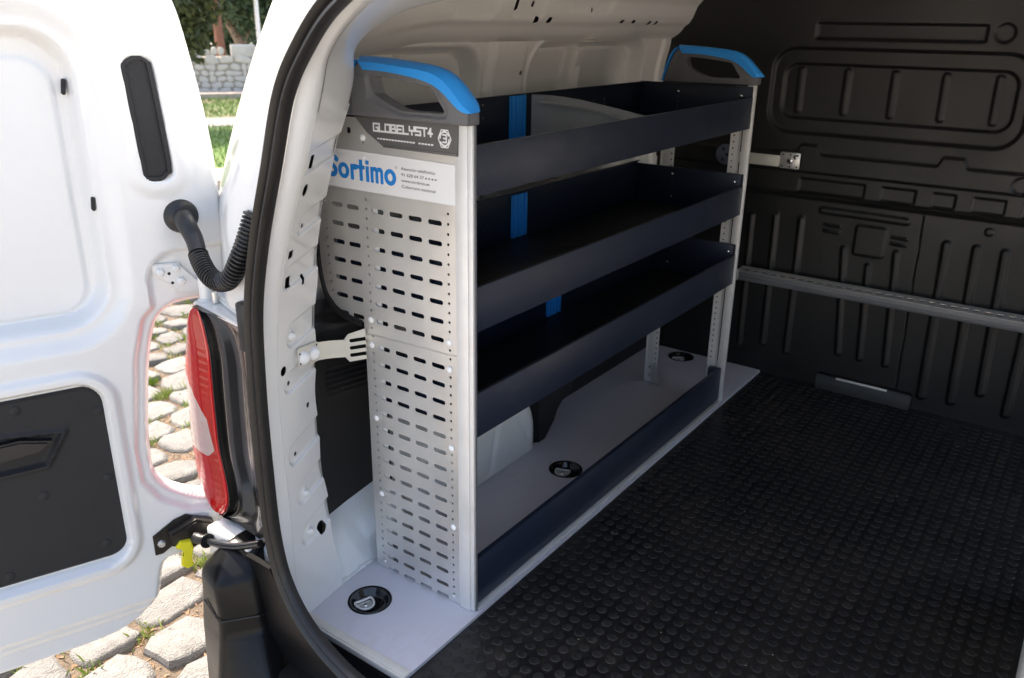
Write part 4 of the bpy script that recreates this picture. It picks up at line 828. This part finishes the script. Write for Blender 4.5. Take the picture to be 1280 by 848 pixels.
# name plate
plate = prism('name_plate', [(.283, .9965), (.250, .967), (.240, .964), (.2155, .9485), (.205, .9465), (.037, .9462), (.035, 1.0000)], 0, -.0062, -.0023, PLATE, rack, .0008)
box('plate_shelf', (-.0072, .037, .9455), (-.0024, .212, .9510), PLATE, plate, .001)
def glob(u, v):
    s = u + .2335; w = (v - .9735) - s * .010; d = np.full(u.shape, 1.0); H = .0130; r = .0017; W = .0112; g = .0147
    G = {'G': [[(W, H), (0, H), (0, 0), (W, 0), (W, .0060)], [(W, .0064), (.0072, .0064)]], 'L': [[(0, H), (0, 0), (W, 0)]], 'O': [[(0, 0), (0, H), (W, H), (W, 0), (0, 0)]], 'B': [[(0, 0), (0, H), (W * .85, H), (W * .85, H * .5), (0, H * .5)], [(W * .85, H * .5), (W, H * .35), (W, 0), (0, 0)]],
         'E': [[(W, H), (0, H), (0, 0), (W, 0)], [(0, H * .5), (W * .8, H * .5)]], 'Y': [[(0, H), (0, H * .5), (W, H * .5), (W, H)], [(W * .5, H * .5), (W * .5, 0)]], 'S': [[(W, H), (0, H), (0, H * .5), (W, H * .5), (W, 0), (0, 0)]],
         'T': [[(0, H), (W, H)], [(W * .5, H), (W * .5, 0)]], '4': [[(W * .55, 0), (W * .55, H), (0, H * .35), (W * .9, H * .35)]]}
    for i, ch in enumerate('GLOBELYST4'):
        k = .86 if ch == '4' else 1
        for pl_ in G[ch]:
            for a, b in zip(pl_, pl_[1:]): d = np.minimum(d, s_rr((s - i * g - min(a[0], b[0]) * k), w - min(a[1], b[1]), -r, abs(a[0] - b[0]) * k + r, -r, abs(a[1] - b[1]) + r, .0003) if (a[0] == b[0] or a[1] == b[1]) else s_cap(s - i * g, w, (a[0] * k, a[1]), (b[0] * k, b[1]), r))
    return d
glyphs('model_name', glob, -.2365, -.086, .970, .991, .0006, INKW, plate, -.0066)
def subl(u, v):
    s = u + .2225; w = v - .9605; d = np.full(u.shape, 1.0)
    for i in range(13): d = np.minimum(d, s_rr(s - i * .0072 - w * .25, w, -.0028, .0028, -.0014, .0014, .0008))
    for i in range(5): d = np.minimum(d, s_rr(s - .1005 - i * .0072 - w * .25, w, -.0028, .0028, -.0014, .0014, .0008))
    return d
glyphs('sub_line', subl, -.227, -.086, .957, .964, .0006, INKW, plate, -.0066)
def hexa(u, v):
    s = u + .0645; w = v - .9735; d = np.full(u.shape, -1.0)
    def hx(k, ry, rx): return np.maximum(np.abs(s) * .866 * 1.02 + np.abs(w) * .5 * 0, np.maximum(np.abs(w) * 1.0 * (rx / ry), np.abs(s) * .866 + np.abs(w) * .5 * (rx / ry))) - rx * .866
    o1 = np.maximum(hx(0, .0180, .0155), -hx(0, .0158, .0134)); 
    c1 = np.maximum(np.hypot(s, w * .85) - .0115, -(np.hypot(s, w * .85) - .0088)); c1 = np.maximum(c1, -(np.abs(w - s * .3) - .0022))
    d = np.minimum(o1, c1)
    for a, b in (((-.004, .0065), (.004, .0065)), ((.004, .0065), (.004, .0005)), ((-.002, .0005), (.004, .0005)), ((.004, .0005), (.004, -.006)), ((-.004, -.006), (.004, -.006))): d = np.minimum(d, s_cap(s, w, a, b, .0014))
    return d
glyphs('hexagon_emblem', hexa, -.083, -.046, .953, .994, .0005, INKW, plate, -.0066)

# handle: grey frame and blue grip, outer face towards -x; built once, mirrored for the far end
def handle(x0, sgn, mesh_src=None):
    body = [(.298, .9985), (.284, 1.045), (.268, 1.080), (.252, 1.093), (.163, 1.086), (.075, 1.070), (.020, 1.027), (.0045, 1.020), (.0045, .9995)]
    hole = [(.2260, 1.069), (.1950, 1.069), (.1640, 1.067), (.1000, 1.060), (.0840, 1.0555), (.0700, 1.036), (.0580, 1.0165), (.1000, 1.0150), (.1480, 1.0140), (.1760, 1.0205), (.2140, 1.0365), (.2220, 1.046)]
    def sd(u, v): return np.maximum(s_poly(u, v, body), -(s_poly(u, v, smooth_path(hole, 3, True))))
    def f(u, v, back):
        ho = s_poly(u, v, smooth_path(hole, 3, True)); h = .003 * S((ho - .004) / .006) + .0025 * inside(s_poly(u, v, [(.28, 1.0), (.272, 1.07), (.235, 1.072), (.23, 1.03), (.15, 1.010), (.05, 1.012), (.03, 1.0)]), .004)
        h = np.where(v < 1.001, 0, h)
        return (x0 + sgn * ((.013 if back else -.014 - h)), u, v)
    b = panel('handle_frame', f, (.0, .30), (.995, 1.10), .0022, GREYP, rack, sd, .03, 40, flip=(sgn > 0))
    lo = [(.2430, 1.0800), (.1670, 1.0770), (.0800, 1.0620), (.0240, 1.0250), (-.0020, 1.0205)]
    mi = [(.2530, 1.0940), (.1630, 1.0890), (.0700, 1.0770), (.0170, 1.0350), (-.0050, 1.0215)]
    up = [(.2580, 1.1010), (.1660, 1.0970), (.0640, 1.0840), (.0080, 1.0400), (-.0090, 1.0220)]
    def sp_(P, x): return [(x0 + sgn * x, a, c) for a, c in smooth_path(P, 5)]
    A_, B_, C_ = sp_(lo, -.0185), sp_(mi, -.0200), sp_(up, -.008)
    inn = lambda P, k: [(max(a, .004 + k), c) for a, c in P]
    rows = [sp_(lo, -.010), A_, B_, C_, sp_([(a - .001, c + .002) for a, c in inn(up, -.010)], .002), sp_(inn(up, -.002), .011), sp_(inn(mi, .004), .017), sp_(inn(lo, .006), .017), sp_(lo, -.010)]
    g = sheet('handle_grip', rows, BLUE, b, 28)
    for i in (0, -1):
        bm = bmesh.new(); vs = [bm.verts.new(r[i]) for r in rows[:-1]]; bm.faces.new(vs); bm_obj('grip_end', bm, BLUE, g)
    strip_ = [(.2620, 1.0960), (.2780, 1.0760), (.2920, 1.0400), (.3030, .9990)]
    bm = bmesh.new(); sp2 = smooth_path(strip_, 4); R1 = [[bm.verts.new((x0 + sgn * x, a + da, c)) for a, c in sp2] for x, da in ((-.015, -.003), (-.015, .003), (.015, .003), (.015, -.003))]
    for a_, b_ in zip(R1, R1[1:] + R1[:1]):
        for k in range(len(sp2) - 1): bm.faces.new((a_[k], a_[k + 1], b_[k + 1], b_[k]))
    bm_obj('grip_strip', bm, BLUE, b)
    box('corner_cap', (x0 + sgn * -.010, .0035, .9995), (x0 + sgn * .0145, .040, 1.021), GREYP, b, .003); return b
handle(0.0, 1); handle(1.318, -1)
box('back_clamp', (.000, .330, .985), (.02, .372, 1.012), CARD, rack, .003)
# trays
def tray(zb, zf, ze, yb, x0=.0128, x1=1.3075, floor=True, zback=None, name='shelf'):
    t = bpy.data.objects.new(name, None); COL.objects.link(t); t.parent = rack; zback = zback or ze
    bm = bmesh.new(); add_box(bm, (x0, .0125, zb), (x1, .0142, zf), .0004); add_box(bm, (x0, .0190, zf - .009), (x1, .0205, zf - .0016), 0); bm_obj('front_rail', bm, NAVY, t); box('rail_lip', (x0, .0142, zf - .0016), (x1, .0205, zf + .0002), LIPM, t, .0005)
    bm = bmesh.new(); add_box(bm, (x0, yb, zb), (x1, yb + .0016, zback), .0004); add_box(bm, (x0, yb - .008, zback - .0014), (x1, yb, zback), .0004); bm_obj('back_rail', bm, NAVY, t)
    for xx in (x0 + .001, x1 - .0026):
        bm = bmesh.new(); add_box(bm, (xx, .0215, zb), (xx + .0016, yb - .0005, ze), .0004); add_box(bm, (min(xx, xx + .0016) + (.0016 if xx < .5 else -.007), .0215, ze - .0014), (xx + (.008 if xx < .5 else 0), yb - .0005, ze), .0003)
        if xx > .5: add_prism(bm, [(.0125, zb), (.0215, zb), (.0215, ze), (.0142, ze)], 0, xx, xx + .0016)
        bm_obj('end_plate', bm, NAVY, t)
    bm = bmesh.new(); add_box(bm, (x0, .0142, zb), (x1, yb, zb + .002), 0); bm_obj('shelf_floor', bm, NAVY, t)
    bm = bmesh.new(); m1 = .655; add_box(bm, (x0 + .004, .0215, zb + .0022), (m1 - .001, yb - .009, zb + .006), .0008); add_box(bm, (m1 + .001, .0215, zb + .0022), (x1 - .005, yb - .009, zb + .006), .0008); bm_obj('shelf_mat', bm, TRAYMAT, t)
    return t
def screw(x, y, z, d, par, r=.0052):
    return lathe('screw', [(0, .0042), (r * .35, .0042), (r * .45, .003), (r * .9, .0022), (r, 0)], facing((x, y, z), d), CHROME, par, 12)
def hol(x, y, z, d, par):
    return lathe('rivet_hole', [(0, .0005), (.0022, .0005), (.0024, 0)], facing((x, y, z), d), CHROME, par, 8)
T1 = tray(.8775, .9640, .9950, .374, zback=.993); T2 = tray(.6230, .7095, .7440, .368, zback=.752); T3 = tray(.4045, .4965, .5300, .292)
xe = 1.3048
for T, ss in ((T1, ((.246, .969), (.047, .967))), (T2, ((.243, .721), (.041, .719), (.242, .650))), (T3, ((.237, .437), (.037, .505)))):
    for yy, zc in ss: screw(xe, yy, zc, (-1, 0, 0), T)
for T, yy, z0, n in ((T1, .246, .955, 3), (T2, .243, .706, 3)):
    for k in range(n): hol(xe, yy, z0 - k * .0135, (-1, 0, 0), T)
for T, z0, yy in ((T1, .925, .3735), (T2, .70, .3675)):
    for x in (1.02, 1.08):
        for k in range(5): hol(x, yy, z0 - .012 * k + .03, (0, -1, 0), T)
for x, z, T, yy in ((.50, .975, T1, .3735), (.50, .945, T1, .3735), (.50, .70, T2, .3675), (.50, .67, T2, .3675), (.80, .735, T2, .3675), (.98, .705, T2, .3675)): hol(x, yy, z, (0, -1, 0), T)
# blue divider clips, dividers
def clip(x, y, z0, z1, T):
    bm = bmesh.new(); add_box(bm, (x - .034, y - .0045, z0), (x + .034, y, z1), .0012)
    for k in (-.024, -.006, .006, .026): add_box(bm, (x + k - .006, y - .0085, z0), (x + k + .004, y - .0045, z1), .0012)
    return bm_obj('divider_clip', bm, BLUE, T)
clip(.640, .3735, .884, .990, T1); clip(.645, .3675, .630, .7435, T2); clip(.708, .2915, .411, .480, T3)
div = [(.356, .886), (.356, .991), (.312, .992), (.258, .990), (.212, .986), (.166, .980), (.120, .974), (.075, .967), (.027, .960), (.022, .955), (.022, .886)]
dv = prism('shelf_divider', div, 0, .678, .6825, SMOKE, T1, .0008)
bandp = [(.328, .976), (.270, .975), (.212, .971), (.165, .966), (.120, .959), (.068, .949), (.068, .944), (.120, .954), (.165, .961), (.212, .966), (.270, .970), (.328, .971)]
prism('divider_rib', bandp, 0, .672, .6778, mat('pale_plastic_rib', (.40, .39, .38), .4), dv, .0006)
# bottom stop rail
bt = box('bottom_rail', (.0128, .0165, .0075), (1.3075, .0182, .118), NAVY, rack, .0005)
box('rail_lip', (.0128, .0184, .1160), (1.3075, .0285, .1178), NAVY, bt, .0005); box('rail_return', (.0128, .0272, .1060), (1.3075, .0287, .1158), NAVY, bt, 0)
box('rail_foot', (.0128, .0050, .0012), (1.3075, .0182, .0030), POST, bt, .0005)
box('rail_end_tab', (1.285, .0300, .0900), (1.3060, .0540, .1180), NAVY, bt, .0008)
# far end frame
bm = bmesh.new(); add_box(bm, (1.3085, .0075, .0012), (1.322, .0330, .9985), .002); bm_obj('front_post', bm, POST, rack)
def strip_sd(u, v):
    d = s_rr(u, v, .036, .070, .002, .995, .001); z = .985
    while z > .02: d = np.maximum(d, -s_circ(u, v, (.0595, z), .0029)); z -= .01865
    return d
panel('hole_strip', lambda u, v, b: (1.309 + .004 * np.clip((u - .036) / .008, 0, 1) * 1.0 + (.0015 if b else 0), u, v), (.034, .072), (0, .997), .002, POST, rack, strip_sd, .0015, 30, flip=True)
bm = bmesh.new(); add_box(bm, (1.310, .246, .0012), (1.3125, .292, .985), .0008); add_box(bm, (1.306, .286, .0012), (1.3095, .2905, .985), .0008); add_box(bm, (1.3125, .290, .0012), (1.338, .293, .985), .0008)
rp = bm_obj('rear_post', bm, POST, rack)
z = .97
while z > .06: lathe('post_hole', [(0, .0004), (.0026, .0004), (.0028, 0)], facing((1.3098, .254, z), (-1, 0, 0)), CARD, rp, 8); z -= .0187
for yy, zc in ((.270, .055), (.268, .025), (.262, .064)): screw(1.3097, yy, zc, (-1, 0, .1), rp, .006)
bm = bmesh.new(); add_prism(bm, [(.244, .070), (.236, .030), (.222, .004), (.262, .004), (.262, .070)], 0, 1.305, 1.3085, .0006); add_box(bm, (1.285, .222, .0008), (1.309, .262, .0035), .0006); br = bm_obj('foot_bracket', bm, ZINC, rack)
screw(1.290, .232, .0036, (0, 0, 1), br, .006)
# far perforated end infill (upper part is open, dark side cover)
# straps
sa = bmesh.new()
p_in = [(-.150, .312), (-.098, .333), (-.055, .312), (-.018, .294)]
def ribbon(bm, pts, z0, z1, th, nrm):
    P = smooth_path([(*p,) for p in pts], 5); a = [[bm.verts.new((p[0] + nrm[0] * t, p[1] + nrm[1] * t, zz_)) for p in P] for t, zz_ in ((0, z0), (0, z1), (th, z1), (th, z0))]
    for i in range(4):
        for k in range(len(P) - 1): bm.faces.new((a[i][k], a[i][k + 1], a[(i + 1) % 4][k + 1], a[(i + 1) % 4][k]))
    for k in (0, len(P) - 1): bm.faces.new([a[i][k] for i in range(4)])
ribbon(sa, [(-.125, .318), (-.098, .327), (-.060, .331), (-.022, .327)], .527, .565, -.002, (.1, .95))
for v_ in sa.verts: v_.co.z -= .018 * max(0, (v_.co.x + .1) / .078)
if True: strap = bm_obj('fixing_strap', sa, mat('pale_zinc_strap', (.72, .71, .64), .4, .35), rack)
def fork(u, v):     # u = distance along, v = z
    d = s_poly(u, v, [(-.002, .509), (.008, .499), (.046, .510), (.046, .576), (.008, .560), (-.002, .547)])
    for zc in (.514, .530, .546): d = np.maximum(d, -s_cap(u, v, (.013, zc), (.060, zc + .012), .0040))
    return d
panel('strap_fork', lambda u, v, b: (-.022 + u * .38, .327 - u * .925 + (.0015 if b else 0), v), (-.004, .048), (.495, .580), .0016, strap.data.materials[0], strap, fork, .0015, 30)
bp = panel('bolt_plate', lambda u, v, b: (u, .3005 + (u + .171) / .076 * .031 + (.003 if b else 0) - .0055, v), (-.174, -.092), (.515, .59), .002, ZINC, strap, lambda u, v: s_rr(u, v + (u + .133) * .19, -.172, -.094, .535, .574, .006), .003, 30)
for x0, z0 in ((-.155, .556), (-.116, .549)):
    lathe('bolt', [(0, .009), (.007, .0088), (.011, .006), (.013, .002), (.014, 0)], facing((x0, .2945 + (x0 + .171) / .076 * .031, z0), (-.35, -.93, 0)), RIVET, bp, 20)
for x0, z0 in ((-.166, .548), (-.166, .568), (-.102, .535), (-.102, .562)):
    lathe('plate_hole', [(0, .0004), (.002, .0004), (.002, 0)], facing((x0, .2945 + (x0 + .171) / .076 * .031, z0), (-.35, -.93, 0)), CARD, bp, 8)
# far strap on the bulkhead
st2 = box('fixing_strap', (1.622, .004, .728), (1.6245, .190, .764), strap.data.materials[0], rack, .0005)
b2 = box('bolt_plate', (1.615, -.052, .726), (1.6215, .014, .778), ZINC, st2, .004)
lathe('bolt', [(0, .006), (.006, .006), (.010, .003), (.011, 0)], facing((1.615, -.018, .752), (-1, 0, 0)), CHROME, b2, 16); lathe('bolt', [(0, .006), (.004, .006), (.007, .003), (.008, 0)], facing((1.615, -.036, .764), (-1, 0, 0)), CHROME, b2, 16)
for yy in (-.044, -.02, .004):
    for zc in (.733, .770): lathe('plate_hole', [(0, .0004), (.0028, .0004), (.0028, 0)], facing((1.6149, yy, zc), (-1, 0, 0)), CARD, b2, 10)
disc = lathe('end_disc', [(0, .004), (.026, .004), (.033, .001), (.034, -.001)], facing((1.610, .198, .752), (-1, 0, 0)), mat('blue_grey_steel', (.16, .18, .24), .35, .4), st2, 28)
for yy, zc in ((.178, .775), (.190, .752), (.178, .728), (.205, .735), (.205, .770)): lathe('disc_hole', [(0, .0004), (.005, .0004), (.005, 0)], facing((1.6058, yy, zc), (-1, 0, 0)), CARD, disc, 12)
# ================================================ LOAD RAIL ON THE BULKHEAD
lr = thing('lashing_rail', 'slotted aluminium lashing rail running across the black bulkhead', 'rail')
def rail_sd(u, v):
    d = s_rr(u, v, -1.30, .10, -.0005, .034, .001); y = .075
    while y > -1.28: d = np.maximum(d, -s_rr(u, v, y - .011, y + .011, .011, .019, .0035)); y -= .031
    return d
panel('rail_top', lambda u, v, b: (1.590 + v * 1.0, u, .366 + .012 * (v / .034) * 1.0 + (-.002 if b else 0)), (-1.305, .105), (-.002, .036), .003, ZINC, lr, rail_sd, .002, 30)
prism('rail_body', [(1.590, .335), (1.588, .338), (1.588, .347), (1.591, .349), (1.591, .353), (1.588, .355), (1.588, .365), (1.592, .363), (1.600, .345), (1.63, .342), (1.63, .335)], 1, -1.30, .10, mat('dull_grey_aluminium', (.20, .205, .215), .42, .5, 0, (6, .4, (.28, .28, .28))), lr, .0006)
y = .075
while y > -1.28:
    y -= .031
for xx in (.098,): box('rail_end_cap', (1.586, xx, .334), (1.628, xx + .006, .372), ZINC, lr, .001)
print('objects', len(bpy.data.objects), 'polys', sum(len(o.data.polygons) for o in bpy.data.objects if o.type == 'MESH'))
